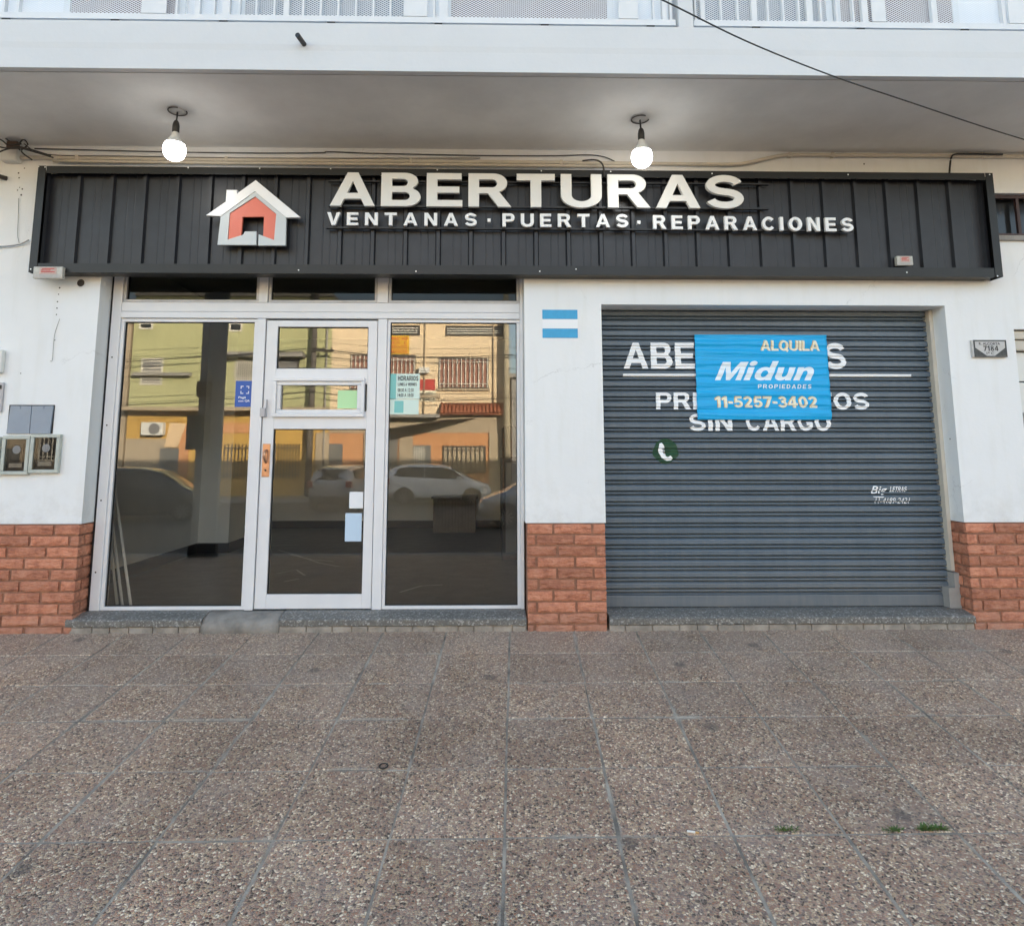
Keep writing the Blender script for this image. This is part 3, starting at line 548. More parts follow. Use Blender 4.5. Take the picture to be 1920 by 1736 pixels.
# balcony slab with drip lip, fascia step
b = B()
box(b, XL, XR, BALY + .075, -.001, SOF, SLABT - .002)
obj('balcony_slab', b, M['soffit'], bld)
b = B()
prismx(b, [(BALY, SOF - .012), (BALY, SOF + .12), (BALY - .003, SOF + .16), (BALY - .003, SLABT), (BALY + .074, SLABT), (BALY + .074, SOF + .006), (BALY + .045, SOF + .006), (BALY + .04, SOF - .012)], XL, XR)
fas = obj('balcony_fascia', b, M['fascia'], bld)
p = P(566, 84, BALY); b = B(); q = Vector((p.x + .015, BALY, p.z + .0))
tube(b, [q, q + Vector((-.016, -.10, .0))], .016, 14, caps=False); tube(b, [q, q + Vector((-.016, -.10, 0))], .0125, 14, caps=False)
obj('drain_spout', b, M['meter_dark'], fas, smooth=True)
b = B(); tube(b, [q + Vector((-.0152, -.095, 0)), q + Vector((-.0159, -.0995, 0))], .0140, 14); obj('spout_bore', b, M['black_metal'], fas)
# balcony railing
RY = BALY + .02
rl = B()
def rx(px): return P(px, 20, RY).x
seg = [(XL, rx(1266)), (rx(1300), XR)]
for a, c in seg:
    box(rl, a, c, RY, RY + .04, SLABT + .028, SLABT + .068); box(rl, a, c, RY, RY + .04, 5.0, 5.05)
bars = [(3, 7), (30, 34), (328, 332), (364, 374), (398, 402), (416, 430), (446, 449), (478, 481), (512, 515), (531, 541), (566, 569), (599, 602), (632, 635), (665, 668), (698, 701), (730, 733), (812, 814), (823, 840), (1224, 1227), (1242, 1250), (1256, 1260), (1303, 1306), (1314, 1322), (1351, 1353), (1382, 1385), (1410, 1420), (1439, 1442), (1468, 1471), (1497, 1500), (1513, 1524), (1538, 1541), (1568, 1571), (1599, 1602), (1617, 1628), (1748, 1758), (1880, 1886), (-60, -50), (-110, -104), (-160, -154), (-210, -204), (1960, 1966), (2010, 2016), (2060, 2066), (2110, 2116)]
for a, c in bars:
    x0, x1 = rx(a), rx(c); x1 = max(x1, x0 + .012); box(rl, x0, x1, RY + .004, RY + .034, SLABT + .069, 4.999)
M['rail_paint'] = mat('white_rail_paint', (.74, .75, .75), .5, var=.06, vscale=8)
railing = obj('balcony_railing', rl, M['rail_paint'], bld)
for a, c in ((265, 312), (757, 801), (1160, 1196), (1634, 1660), (1890, 1925)):
    b = B(); box(b, rx(a), rx(c), RY - .003, RY + .003, SLABT + .07, 4.98); obj('sheet_panel', b, M['rail_paint'], railing)
for a, c in seg:
    b = B(); vs = [b.verts.new(p) for p in ((a, RY + .045, SLABT + .03), (c, RY + .045, SLABT + .03), (c, RY + .045, 5.02), (a, RY + .045, 5.02))]; b.faces.new(vs); obj('mesh_panel', b, M['mesh'], railing)
for k in range(26):
    x = -8.6 + k * .69
    if rx(1258) - .05 < x < rx(1310) + .05: continue
    b = B(); box(b, x, x + .05, RY + .003, RY + .03, SLABT + .001, SLABT + .027); obj('rail_foot', b, M['gasket'], railing)
b = B(); box(b, rx(1270), rx(1297), BALY - .002, BALY + .16, SLABT + .001, 5.3); obj('balcony_pillar', b, M['fascia'], bld)

# brick plinths
def brick_face(bm, x0, x1, z0, z1, rng, y=0.0, side=None):
    # courses of rough bricks on a face; side=(x, sgn): face along +y at that x
    ch = .0785; nz = int(round((z1 - z0) / ch)); ch = (z1 - z0) / nz
    for c in range(nz):
        u = (x0 if side is None else y) - (.06 if c % 2 else .20) + rng.uniform(-.012, .012); end = x1
        za, zb = z0 + c * ch + .0075, z0 + (c + 1) * ch - .0075
        while u < end:
            L = .262 + rng.uniform(-.014, .012); a, d = max(u, (x0 if side is None else y)), min(u + L, end); u += L + .019
            if d - a < .03: continue
            off = rng.uniform(-.005, .005); nxs = max(3, int((d - a) / .022)); g = B()
            seed = Vector((rng.uniform(0, 99), rng.uniform(0, 99), 0))
            grid = []
            for j in range(6):
                row = []
                for i in range(nxs + 1):
                    uu = a + (d - a) * i / nxs; zz = za + (zb - za) * j / 5
                    edge = i in (0, nxs) or j in (0, 5)
                    n1 = noise.noise(Vector((uu * 22, zz * 30, 0)) + seed); n2 = noise.noise(Vector((uu * 16, zz * 26, 7)) + seed)
                    dep = -.014 + off * .7 - n1 * .005 + (.0045 if edge else 0)
                    zz += n2 * .0035; uu += n1 * .003 if i in (0, nxs) else 0
                    row.append((uu, dep, zz))
                grid.append(row)
            def V(p): 
                return (p[0], p[1], p[2]) if side is None else (side[0] + side[1] * (-p[1]), p[0], p[2])
            vv = [[bm.verts.new(V(p)) for p in r] for r in grid]
            for j in range(5):
                for i in range(nxs): bm.faces.new((vv[j][i], vv[j][i + 1], vv[j + 1][i + 1], vv[j + 1][i]))
            rim = [vv[0][i] for i in range(nxs + 1)] + [vv[j][nxs] for j in range(1, 6)] + [vv[5][i] for i in range(nxs - 1, -1, -1)] + [vv[j][0] for j in range(4, 0, -1)]
            def back(p):
                c_ = p.co
                return (c_.x, .02, c_.z) if side is None else (side[0] - side[1] * .02, c_.y, c_.z)
            bk = [bm.verts.new(back(p)) for p in rim]
            for i in range(len(rim)): bm.faces.new((rim[i], bk[i], bk[(i + 1) % len(rim)], rim[(i + 1) % len(rim)]))
rng = random.Random(11)
PZ0 = -.012
for (x0, x1, sides) in ((-6.2, -2.972, [(-2.972, 1)]), (.332, .912, []), (3.648, 6.2, [(3.648, -1)])):
    b = B(); box(b, x0 if x0 > -6 else XL, x1 if x1 < 6 else XR, 0, D - .02, -.6, .785)
    pl = obj('brick_plinth', b, M['mortar'], bld)
    b = B(); brick_face(b, x0 - (.012 if sides and sides[0][1] < 0 else 0), x1 + (.012 if sides and sides[0][1] > 0 else 0), PZ0, .788, rng)
    for s in sides: brick_face(b, 0, .19, PZ0, .788, rng, y=.012, side=s)
    bmesh.ops.recalc_face_normals(b, faces=b.faces)
    obj('bricks', b, M['brick'], pl)
# sills and steps
def sill(x0, x1, chipseed):
    rg = random.Random(chipseed); b = B(); n = max(8, int((x1 - x0) / .035)); prof = []
    for i in range(n + 1):
        x = x0 + (x1 - x0) * i / n; f = -.024 + rg.uniform(-.004, .005)
        prof.append((x, f, .116 + rg.uniform(-.0025, .0015), .066 + rg.uniform(-.003, .003)))
    rings = [[b.verts.new(p) for p in ((x, .34, .140), (x, .10, .138), (x, f + .012, zt), (x, f, zt - .010), (x, f + .003, zb), (x, .34, zb))] for x, f, zt, zb in prof]
    for A, C in zip(rings, rings[1:]):
        for k in range(6): b.faces.new((A[k], A[(k + 1) % 6], C[(k + 1) % 6], C[k]))
    b.faces.new(rings[0]); b.faces.new(list(reversed(rings[-1]))); bmesh.ops.recalc_face_normals(b, faces=b.faces); return b
obj('door_sill', sill(-3.0, -2.03, 1), M['granite'], bld); obj('door_sill', sill(-1.47, .322, 2), M['granite'], bld); obj('door_sill', sill(.93, 3.64, 3), M['granite'], bld)
b = B(); rg = random.Random(5); rings = []
for i in range(20):
    x = -2.028 + i * (.556 / 19); f = -.030 + rg.uniform(-.006, .006)
    rings.append([b.verts.new(p) for p in ((x, .34, .137), (x, .10, .135), (x, f + .03, .108 + rg.uniform(-.004, .004)), (x, f + .005, .075), (x, f, -.02), (x, .34, -.02))])
for A, C in zip(rings, rings[1:]):
    for k in range(6): b.faces.new((A[k], A[(k + 1) % 6], C[(k + 1) % 6], C[k]))
b.faces.new(rings[0]); b.faces.new(list(reversed(rings[-1]))); bmesh.ops.recalc_face_normals(b, faces=b.faces)
tag(obj('cement_patch', b, M['concrete'], bld, smooth=True), 'rough cement patch between the two granite sill stones')
b = B()
M['riser'] = mat('riser_brick', (.40, .355, .30), .85, var=.45, vscale=9, bump=.6, bscale=60)
for x0, x1 in ((-3.0, -2.03), (-1.47, .322), (.93, 3.64)):
    xx = x0; b = B(); box(b, x0, x1, .0, .33, -.2, .062)
    while xx < x1 - .02:
        L = min(rg.uniform(.11, .2), x1 - xx); mbox(b, xx, xx + L - .005, -.012 + rg.uniform(-.005, .005), .02, -.2, .061 + rg.uniform(-.002, .001), bev=.006); xx += L
    obj('riser_bricks', b, M['riser'], bld)
b = B(); box(b, 3.55, 3.64, .12, .28, .141, .29); box(b, 3.6, 3.64, .12, .28, .291, .40); obj('rail_foot_block', b, M['kerb'], bld)
b = B(); box(b, -2.99, 3.63, .341, .6, -.4, .118); obj('foundation', b, M['concrete'], bld)

# shop front: frame, windows, door
FY0, FY1 = .150, .235
def fr(bm, x0, x1, z0, z1, y0=FY0, y1=FY1, bev=.004): mbox(bm, x0, x1, y0, y1, z0, z1, bev=bev)
XJ0, XG0, XM0, XD0, XD1, XM1, XG1, XJ1 = -2.935, -2.862, -1.786, -1.722, -.834, -.762, .292, .318
ZB, ZT0, ZT1, ZTOP = .140, 2.365, 2.492, 2.76
b = B()
fr(b, XJ0, XG0, ZB, ZTOP); fr(b, XM0, XD0, ZB, ZT0 - .002); fr(b, XD1, XM1, ZB, ZT0 - .002); fr(b, XG1, XJ1, ZB, ZTOP)
fr(b, XG0 + .001, XG1 - .001, ZT0, ZT0 + .05, y0=FY0 - .004); fr(b, XG0 + .001, XG1 - .001, ZT0 + .052, ZT1, y0=FY0)
fr(b, XM0, XM0 + .07, ZT1 + .002, ZTOP); fr(b, XD1 - .01, XM1 + .002, ZT1 + .002, ZTOP)
front = obj('shop_front_frame', b, M['alu'], bld)
b = B(); box(b, -2.953, XJ0 - .002, .16, .22, .14, 2.74); obj('sealing_gap', b, M['gasket'], front)
# pairs of screws down the jamb
for z in (.42, .95, 1.52, 2.05):
    b = B(); disc_y(b, -2.905, FY0 - .0005, z, .006); obj('screw', b, M['socket'], front)
def pane(parent, x0, x1, z0, z1, y=YG, gm='glass'):
    b = B(); vs = [b.verts.new(p) for p in ((x0, y, z0), (x1, y, z0), (x1, y, z1), (x0, y, z1))]; b.faces.new(vs)
    obj('glass_pane', b, M[gm], parent)
def window(name, x0, x1, z0, z1, bead, m='alu'):
    b = B(); y0 = FY0 + .014
    for (a, c, d, e) in ((x0, x1, z0, z0 + bead), (x0, x1, z1 - bead, z1), (x0, x0 + bead, z0 + bead + .0005, z1 - bead - .0005), (x1 - bead, x1, z0 + bead + .0005, z1 - bead - .0005)):
        fr(b, a, c, d, e, y0=y0, y1=FY1 - .01, bev=.003)
    o = obj(name, b, M[m], bld)
    g = B(); t = .005; q0, q1, q2, q3 = x0 + bead, x1 - bead, z0 + bead, z1 - bead
    for (a, c, d, e) in ((q0, q1, q2, q2 + t), (q0, q1, q3 - t, q3), (q0, q0 + t, q2 + t, q3 - t), (q1 - t, q1, q2 + t, q3 - t)): box(g, a, c, YG - .008, YG + .012, d, e)
    obj('gasket', g, M['gasket'], o)
    pane(o, q0 + .002, q1 - .002, q2 + .002, q3 - .002, gm='transom_glass' if name == 'transom_window' else 'glass'); return o
window('display_window', XG0 + .001, XM0 - .001, ZB + .001, ZT0 - .003, .026)
window('display_window', XM1 + .001, XG1 - .001, ZB + .001, ZT0 - .003, .024)
window('transom_window', XG0 + .002, XM0 - .002, ZT1 + .003, ZTOP, .022, 'alu_old'); window('transom_window', XM0 + .072, XD1 - .012, ZT1 + .003, ZTOP, .022, 'alu_old'); window('transom_window', XM1 + .004, XG1 - .002, ZT1 + .003, ZTOP, .022, 'alu_old')
# the door
DY = .165
dx0, dx1, dz0, dz1 = XD0 + .006, XD1 - .006, ZB + .006, ZT0 - .014
g1 = (-1.628, -.912, 1.966, 2.300)      # upper glass
g2o = (-1.640, -.928, 1.585, 1.892); g2 = (-1.585, -.985, 1.640, 1.835)
g3 = (-1.628, -.912, .252, 1.492)
b = B()
fr(b, dx0, g1[0], dz0, dz1, y0=DY); fr(b, g1[1], dx1, dz0, dz1, y0=DY)
fr(b, g1[0] - .0005, g1[1] + .0005, g1[3], dz1, y0=DY); fr(b, g1[0] - .0005, g1[1] + .0005, g2[3] + .01, g1[2], y0=DY); fr(b, g1[0] - .0005, g1[1] + .0005, g3[3], g2[2] - .01, y0=DY); fr(b, g1[0] - .0005, g1[1] + .0005, dz0, g3[2], y0=DY)
door = obj('door', b, M['alu'], bld); tag(door, 'white aluminium shop door with three glass panes')
for g in (g1, g3):
    bb = B(); t = .006
    for (a, c, d, e) in ((g[0], g[1], g[2], g[2] + t), (g[0], g[1], g[3] - t, g[3]), (g[0], g[0] + t, g[2] + t, g[3] - t), (g[1] - t, g[1], g[2] + t, g[3] - t)): box(bb, a, c, YG - .01, YG + .01, d, e)
    obj('gasket', bb, M['gasket'], door); pane(door, g[0] + .002, g[1] - .002, g[2] + .002, g[3] - .002)
b = B()
for k, (ins, y0) in enumerate(((0, DY - .03), (.028, DY - .012))):
    x0, x1, z0, z1 = g2o[0] + ins, g2o[1] - ins, g2o[2] + ins, g2o[3] - ins; wd = .0275 if k == 0 else .03
    for (a, c, d, e) in ((x0, x1, z0, z0 + wd), (x0, x1, z1 - wd, z1), (x0, x0 + wd, z0 + wd + .0005, z1 - wd - .0005), (x1 - wd, x1, z0 + wd + .0005, z1 - wd - .0005)): fr(b, a, c, d, e, y0=y0, y1=FY1 - .02, bev=.005)
vent = obj('tilting_vent', b, M['alu'], door)
pane(door, g2[0] - .004, g2[1] + .004, g2[2] - .004, g2[3] + .004)
# lock plate and keeper
p0 = rect(492, 832, 506, 894, DY); b = B(); mbox(b, p0[0], p0[1], DY - .006, DY - .0005, p0[2], p0[3], bev=.002); hd = obj('handle', b, M['copper'], door)
b = B(); xc = (p0[0] + p0[1]) / 2; tube(b, smooth_path([(xc, DY - .006, p0[3] - .05), (xc, DY - .045, p0[3] - .06), (xc, DY - .048, p0[3] - .11), (xc, DY - .006, p0[3] - .145)], 5), .009, 10); obj('grip', b, M['copper'], hd, smooth=True)
b = B(); disc_y(b, xc, DY - .0062, p0[2] + .05, .008); obj('keyhole', b, M['black_metal'], hd)
b = B(); mbox(b, -1.735, -1.694, DY - .02, DY - .0005, 1.585, 1.655, bev=.004); mbox(b, -1.69, -1.683, DY - .02, DY - .0005, 1.585, 1.72, bev=.002); obj('latch', b, M['grey_plastic'], door)

# roller shutter
SY, SZ0, SZ1, SX0, SX1 = .205, .141, 2.452, .925, 3.60
PITCHS = .0818
def sprof(z):
    t = ((SZ1 - z) / PITCHS) % 1.0
    if t < .57:
        if t < .17: return SY + .006 - .018 * math.sin(t / .17 * math.pi / 2)
        if t > .49: return SY - .012 + .006 * ((t - .49) / .08) ** 2
        return SY - .012 + .0012 * math.sin((t - .17) / .32 * math.pi)
    if t < .70: return SY + .026
    if t < .88: return SY - .003 - .004 * math.sin(math.pi * (t - .70) / .18) ** .6
    return SY + .026
cuts = []; z = SZ1; k = 0
while z > SZ0 + .10:
    for t in (0.001, .02, .05, .085, .12, .17, .23, .3, .4, .49, .53, .568, .572, .698, .702, .73, .79, .85, .878, .882, .998): 
        zz = SZ1 - (k + t) * PITCHS
        if zz > SZ0 + .09: cuts.append(zz)
    k += 1; z = SZ1 - k * PITCHS
b = B(); prev = None; xsn = [SX0 + (SX1 - SX0) * i / 12 for i in range(13)]; rg = random.Random(9)
for zz in cuts:
    row = [b.verts.new((x, sprof(zz) + .0012 * noise.noise(Vector((x * 1.4, 0, round((SZ1 - zz) / PITCHS) * 3.1))), zz + .0012 * noise.noise(Vector((x * 1.1, 5, round((SZ1 - zz) / PITCHS) * 2.3))))) for x in xsn]
    if prev:
        for i in range(12): b.faces.new((prev[i], row[i], row[i + 1], prev[i + 1]))
    prev = row
for f in b.faces: f.smooth = True
mbox(b, SX0, SX1, SY - .012, SY + .03, SZ0 + .002, SZ0 + .088, bev=.006)
bmesh.ops.recalc_face_normals(b, faces=b.faces)
shut = obj('roller_shutter', b, M['shutter'], bld)
b = B(); box(b, 3.602, 3.631, .15, .29, .41, 2.45); obj('guide_rail', b, M['cream_pvc'], shut)
b = B(); box(b, .9205, SX0 - .001, .16, .29, .14, 2.45); obj('guide_rail', b, M['cream_pvc'], shut)
b = B(); box(b, .9205, 3.631, .235, .29, .12, 2.6); obj('backing', b, M['black_metal'], shut)
allz = sorted(set(round(z, 4) for z in cuts))
def painted(body, box_, m, bold=.03, shear=0, space=1.0, name='painted_lettering', dz=0):
    X0, X1, Z0, Z1 = rect(*box_, SY - .01); bm = text_bm(body, X0, X1, Z0, Z1, SY, bold=bold, shear=shear, space=space, dz=dz)
    cut(bm, [z for z in allz if Z0 - abs(dz) < z < Z1 + abs(dz)]); conform(bm, lambda x, z: min(sprof(z), SY - .001) - .0022); return obj(name, bm, M[m], shut)
painted('ABERTURAS', (1169, 643, 1586, 692), 'paint', .035, space=.75)
painted('PRESUPUESTOS', (1230, 736, 1629, 768), 'paint', .035, space=.8)
painted('SIN', (1293, 776, 1373, 808), 'paint', space=1.0); painted('CARGO', (1399, 776, 1558, 808), 'paint', space=.7)
painted('Big', (1633, 911, 1663, 930), 'paint', .012, shear=.25)
painted('LETRAS', (1668, 912, 1700, 922), 'paint', .0, shear=.35)
painted('11-4189-2421', (1640, 933, 1706, 944), 'paint', .0, shear=.3)
def patch(pts, m, name, px=True):
    b = B(); vs = [b.verts.new((lambda q: (q.x, 0, q.z))(P(x, y, SY - .01))) for x, y in pts]; f = b.faces.new(vs); bmesh.ops.triangulate(b, faces=[f])
    zs = [v.co.z for v in b.verts]; cut(b, [z for z in allz if min(zs) < z < max(zs)]); off = .0016 if m == 'green_paint' else .0028
    b.normal_update()
    for f in b.faces:
        if f.normal.y > 0: f.normal_flip()
    conform(b, lambda x, z: min(sprof(z), SY - .001) - off); return obj(name, b, M[m], shut)
patch([(1168, 701), (1708, 702), (1708, 707), (1168, 706)], 'paint', 'painted_line'); patch([(1636, 930.5), (1658, 931), (1655, 933), (1638, 932)], 'paint', 'painted_line')
patch([(1248 + 24 * math.cos(a) * (1 + .06 * math.sin(5 * a)), 846 + 23 * math.sin(a) * (1 + .05 * math.cos(4 * a))) for a in [k * 2 * math.pi / 28 for k in range(28)]] , 'green_paint', 'phone_emblem')
patch([(1236, 832), (1241, 830), (1245, 836), (1242, 840), (1243, 848), (1248, 855), (1252, 857), (1257, 854), (1261, 859), (1259, 863), (1250, 864), (1240, 858), (1234, 846)], 'paint', 'phone_handset')

# interior of the shop
b = B(); box(b, -3.6, .66, .36, 6.4, -.05, .119); obj('interior_floor', b, M['room_floor'], bld)
b = B(); box(b, -3.6, -3.45, .301, 6.25, .12, 3.2); box(b, .50, .65, .301, 6.25, .12, 3.2); box(b, -3.449, .499, 6.1, 6.25, .12, 3.2); box(b, -3.449, -2.96, .301, .40, .12, 3.2)
iw = obj('interior_wall', b, M['room_wall'], bld)
b = B(); box(b, -3.6, .65, .301, 6.25, 3.202, 3.3); obj('interior_ceiling', b, M['room_ceiling'], bld)
b = B(); box(b, -3.449, -3.08, 3.35, 3.9, .12, 3.2); obj('column', b, M['room_wall'], iw)
b = B(); box(b, -3.449, -3.435, .41, 3.335, .12, .235); box(b, -3.095, -3.065, 3.335, 3.915, .12, .235); box(b, -3.449, -3.065, 3.322, 3.334, .12, .235); box(b, -3.449, -3.435, 3.916, 6.08, .12, .235); box(b, -3.43, .499, 6.083, 6.099, .12, .235)
obj('skirting', b, M['skirting'], iw)
b = B(); tube(b, smooth_path([(-1.4, 1.7, .124), (-1.15, 1.5, .124), (-.9, 1.75, .124)], 5), .006, 6)
b.free()
def on_glass(name, box_px, m, label, cat, y=YG + .006, group=None):
    X0, X1, Z0, Z1 = rect(*box_px, y); b = B(); mbox(b, X0, X1, y, y + .001, Z0, Z1, bev=.0003); o = obj(name, b, M[m]); tag(o, label, cat, group); return o, (X0, X1, Z0, Z1)
on_glass('notice_paper', (655, 922, 681, 953), 'paper', 'small white paper stuck on the lower door pane, above the blue one', 'paper', y=YG - .004)
on_glass('notice_paper', (647, 962, 678, 1015), 'blue_paper', 'taller pale blue paper stuck low on the door pane', 'paper', y=YG - .004)
st, r_ = on_glass('payment_sticker', (441, 714, 474, 763), 'blue_sticker', 'blue payment sticker with white lettering on the left window pane', 'sticker', y=YG - .004)
w_, h_ = r_[1] - r_[0], r_[3] - r_[2]
obj('sticker_text', text_bm('Pagá', r_[0] + .2 * w_, r_[0] + .62 * w_, r_[2] + .30 * h_, r_[2] + .40 * h_, YG - .0055, .02), M['paper'], st)
obj('sticker_text', text_bm('con QR', r_[0] + .2 * w_, r_[0] + .85 * w_, r_[2] + .18 * h_, r_[2] + .27 * h_, YG - .0055, .02), M['paper'], st)
for (cx, cz, sx, sz) in ((.30, .80, 1, -1), (.78, .80, -1, -1), (.30, .50, 1, 1), (.78, .50, -1, 1)):
    x, z = r_[0] + cx * w_, r_[2] + cz * h_; b = B(); prism(b, [(x, z), (x + sx * .022, z), (x + sx * .022, z + sz * .006), (x + sx * .006, z + sz * .006), (x + sx * .006, z + sz * .022), (x, z + sz * .022)], YG - .0056, YG - .005); obj('corner_mark', b, M['paper'], st)
po, r_ = on_glass('opening_hours_poster', (730, 701, 787, 748), 'pale_teal', 'pale poster with opening hours on the right window pane', 'poster', y=YG - .004)
w_, h_ = r_[1] - r_[0], r_[3] - r_[2]
b = B(); box(b, r_[0] - .001, r_[0] + .22 * w_, YG - .0052, YG - .0042, r_[2], r_[3]); obj('poster_band', b, M['teal'], po)
for txt, a, c, d, e in (('HORARIOS', .28, .95, .72, .92), ('LUNES A VIERNES', .28, .9, .52, .64), ('08:30 A 12:30', .28, .8, .28, .42), ('14:00 A 18:00', .28, .8, .08, .22)):
    obj('poster_text', text_bm(txt, r_[0] + a * w_, r_[0] + c * w_, r_[2] + d * h_, r_[2] + e * h_, YG - .0056, .01), M['ink'], po)
po, r_ = on_glass('notice_poster', (728, 749, 785, 777), 'pale_teal', 'pale notice with a teal square under the opening hours poster', 'poster', y=YG - .004)
w_, h_ = r_[1] - r_[0], r_[3] - r_[2]; b = B(); box(b, r_[0] + .2 * w_, r_[0] + .5 * w_, YG - .0052, YG - .0042, r_[2] + .1 * h_, r_[2] + .9 * h_); obj('poster_band', b, M['teal'], po)
on_glass('notice_card', (633, 732, 672, 766), 'green_paper', 'pale green card on the small tilting pane of the door', 'paper', y=YG - .004)
# battens leaning inside the left window
for i, (px, py, qx, qy, lab) in enumerate(((212, 893, 245, 1138, 'tallest white batten leaning inside the left window, nearest the street'), (205, 935, 229, 1138, 'middle white batten leaning inside the left window corner'), (203, 985, 219, 1138, 'shortest white batten leaning inside the left window corner'))):
    a = P(px, py, .31 + .02 * i); c = P(qx, 1140, .42 + .03 * i); c.z = .12; d = (a - c).normalized(); b = B(); tube(b, [c, a], .012, 4); tag(obj('wooden_batten', b, M['batten']), lab, 'batten', 'battens leaning inside the window')
# things standing in the room
t = thing('reception_counter', 'pale slatted wooden counter at the back of the shop', 'counter', (-.45, 5.2, .12))
X0, X1, Z0, Z1 = rect(812, 935, 892, 990, 5.3); b = B(); mbox(b, X0, X1, 5.32, 5.75, .125, Z1, bev=.006); cbox = obj('body', b, M['wood'], t)
b = B(); n = 13
for i in range(n): mbox(b, X0 + (X1 - X0) * i / n + .004, X0 + (X1 - X0) * (i + 1) / n - .004, 5.295, 5.319, .14, Z1 - .01, bev=.004)
obj('slats', b, M['wood'], t); b = B(); mbox(b, X0 - .03, X1 + .03, 5.28, 5.8, Z1 + .002, Z1 + .03, bev=.005); obj('top', b, M['wood'], t)
t = thing('black_cabinet', 'tall black cabinet by the right wall inside the shop', 'cabinet', (.33, 3.0, .12))
b = B(); mbox(b, .22, .495, 2.7, 3.5, .125, 1.25, bev=.008); obj('body', b, M['black_panel'], t); b = B(); mbox(b, .24, .495, 2.72, 3.48, 1.255, 1.62, bev=.01); obj('upper_box', b, M['black_panel'], t); b = B(); mbox(b, .26, .46, 2.684, 2.698, .2, 1.2, bev=.003); obj('front_panel', b, M['grey_panel'], t)

for pts in (((505, 1023), (560, 1021)), ((522, 1031), (560, 1042), (598, 1055), (636, 1062)), ((545, 1040), (585, 1049), (625, 1052)), ((520, 1075), (556, 1068), (572, 1079)), ((533, 1090), (560, 1085)), ((750, 1110), (790, 1098), (830, 1096)), ((250, 1072), (300, 1058), (352, 1044))):
    b = B(); ps = [PZ(x, y, .1205) for x, y in pts]; prev = None
    for i, p in enumerate(ps):
        d = (ps[min(i + 1, len(ps) - 1)] - ps[max(i - 1, 0)]).normalized(); nn = Vector((-d.y, d.x, 0)) * .012; row = [b.verts.new(p + nn), b.verts.new(p - nn)]
        if prev: b.faces.new((prev[0], prev[1], row[1], row[0]))
        prev = row
    bmesh.ops.recalc_face_normals(b, faces=b.faces); obj('floor_scratch', b, M['grey_plastic'], bld)
# marks and holes on the wall
for px, py, r in ((109, 519, .006), (112, 540, .008), (110, 552, .006), (108, 566, .007), (107, 578, .007), (106, 590, .006), (103, 638, .005), (46, 316, .006), (35, 325, .008), (36, 334, .007), (33, 357, .006), (42, 355, .008), (40, 366, .009), (37, 352, .005), (39, 700, .005), (1781, 823, .006), (1620, 308, .008)):
    p = P(px, py, 0); b = B(); disc_y(b, p.x, -.0006, p.z, r * .8, 8, .0012); obj('nail_hole', b, M['socket'], bld)
p = P(152, 531, 0); b = B(); disc_y(b, p.x, -.001, p.z, .029, 20, .002); ph = obj('pipe_hole', b, M['meter_dark'], bld)
b = B(); tube(b, [(p.x + .033 * math.cos(k * math.pi / 12), -.003, p.z + .033 * math.sin(k * math.pi / 12)) for k in range(25)], .004, 6); obj('hole_rim', b, M['plaster'], ph)
p = P(10, 335, 0); b = B(); tube(b, [(p.x + .01, -.001, p.z), (p.x - .07, -.12, p.z - .005)], .018, 12); obj('pipe_stub', b, M['meter_dark'], bld)

# ------------------------------------------------------------------ the fascia sign
YS = -.13
sx0, sx1, sz0, sz1 = -3.425, 4.02, 2.655, 3.497
sign = thing('shop_sign', 'long charcoal corrugated sign with a house emblem and raised white letters', 'sign', (.3, 0, sz0))
b = B()                                              # trapezoidal sheet
x = sx0 + .05; prev = None; RP = .2535
def sheet_y(x):
    u = ((x - (sx0 + .02)) % RP) / RP
    if u < .10: return -.081
    if u < .14: return -.081 + .026 * (u - .10) / .04
    if u < .50: return -.055
    if u < .53: return -.057
    if u < .56: return -.055
    if u < .72: return -.055
    if u < .75: return -.057
    if u < .96: return -.055
    return -.055 - .026 * (u - .96) / .04
xs = []; k = 0
while True:
    for u in (0, .10, .14, .495, .505, .525, .535, .715, .725, .745, .755, .96): xs.append(sx0 + .02 + (k + u) * RP)
    k += 1
    if sx0 + .02 + k * RP > sx1: break
for x in xs:
    if x < sx0 + .03 or x > sx1 - .03: continue
    row = [b.verts.new((x, sheet_y(x) + .0025 * noise.noise(Vector((x * 3, zz * 2, 1))), zz)) for zz in [sz0 + .03 + (sz1 - sz0 - .06) * j / 8 for j in range(9)]]
    if prev:
        for j in range(8): b.faces.new((prev[j], row[j], row[j + 1], prev[j + 1]))
    prev = row
bmesh.ops.recalc_face_normals(b, faces=b.faces)
obj('corrugated_sheet', b, M['panel'], sign)
b = B()
def angle_h(z0, z1, yl=YS): mbox(b, sx0 + .062, sx1 - .062, yl, yl + .004, z0, z1, bev=.0015)
angle_h(sz1 - .058, sz1); mbox(b, sx0 + .062, sx1 - .062, YS + .0045, -.002, sz1 - .005, sz1 - .001, bev=.001)
angle_h(sz0, sz0 + .072); mbox(b, sx0 + .062, sx1 - .062, YS + .0045, -.002, sz0 + .001, sz0 + .005, bev=.001)
for (x0, x1, xs_) in ((sx0, sx0 + .06, sx0 + .001), (sx1 - .06, sx1, sx1 - .005)):
    mbox(b, x0, x1, YS - .003, YS + .001, sz0, sz1, bev=.0015); mbox(b, xs_, xs_ + .004, YS + .0015, -.002, sz0, sz1, bev=.001)
obj('frame', b, M['frame_metal'], sign)
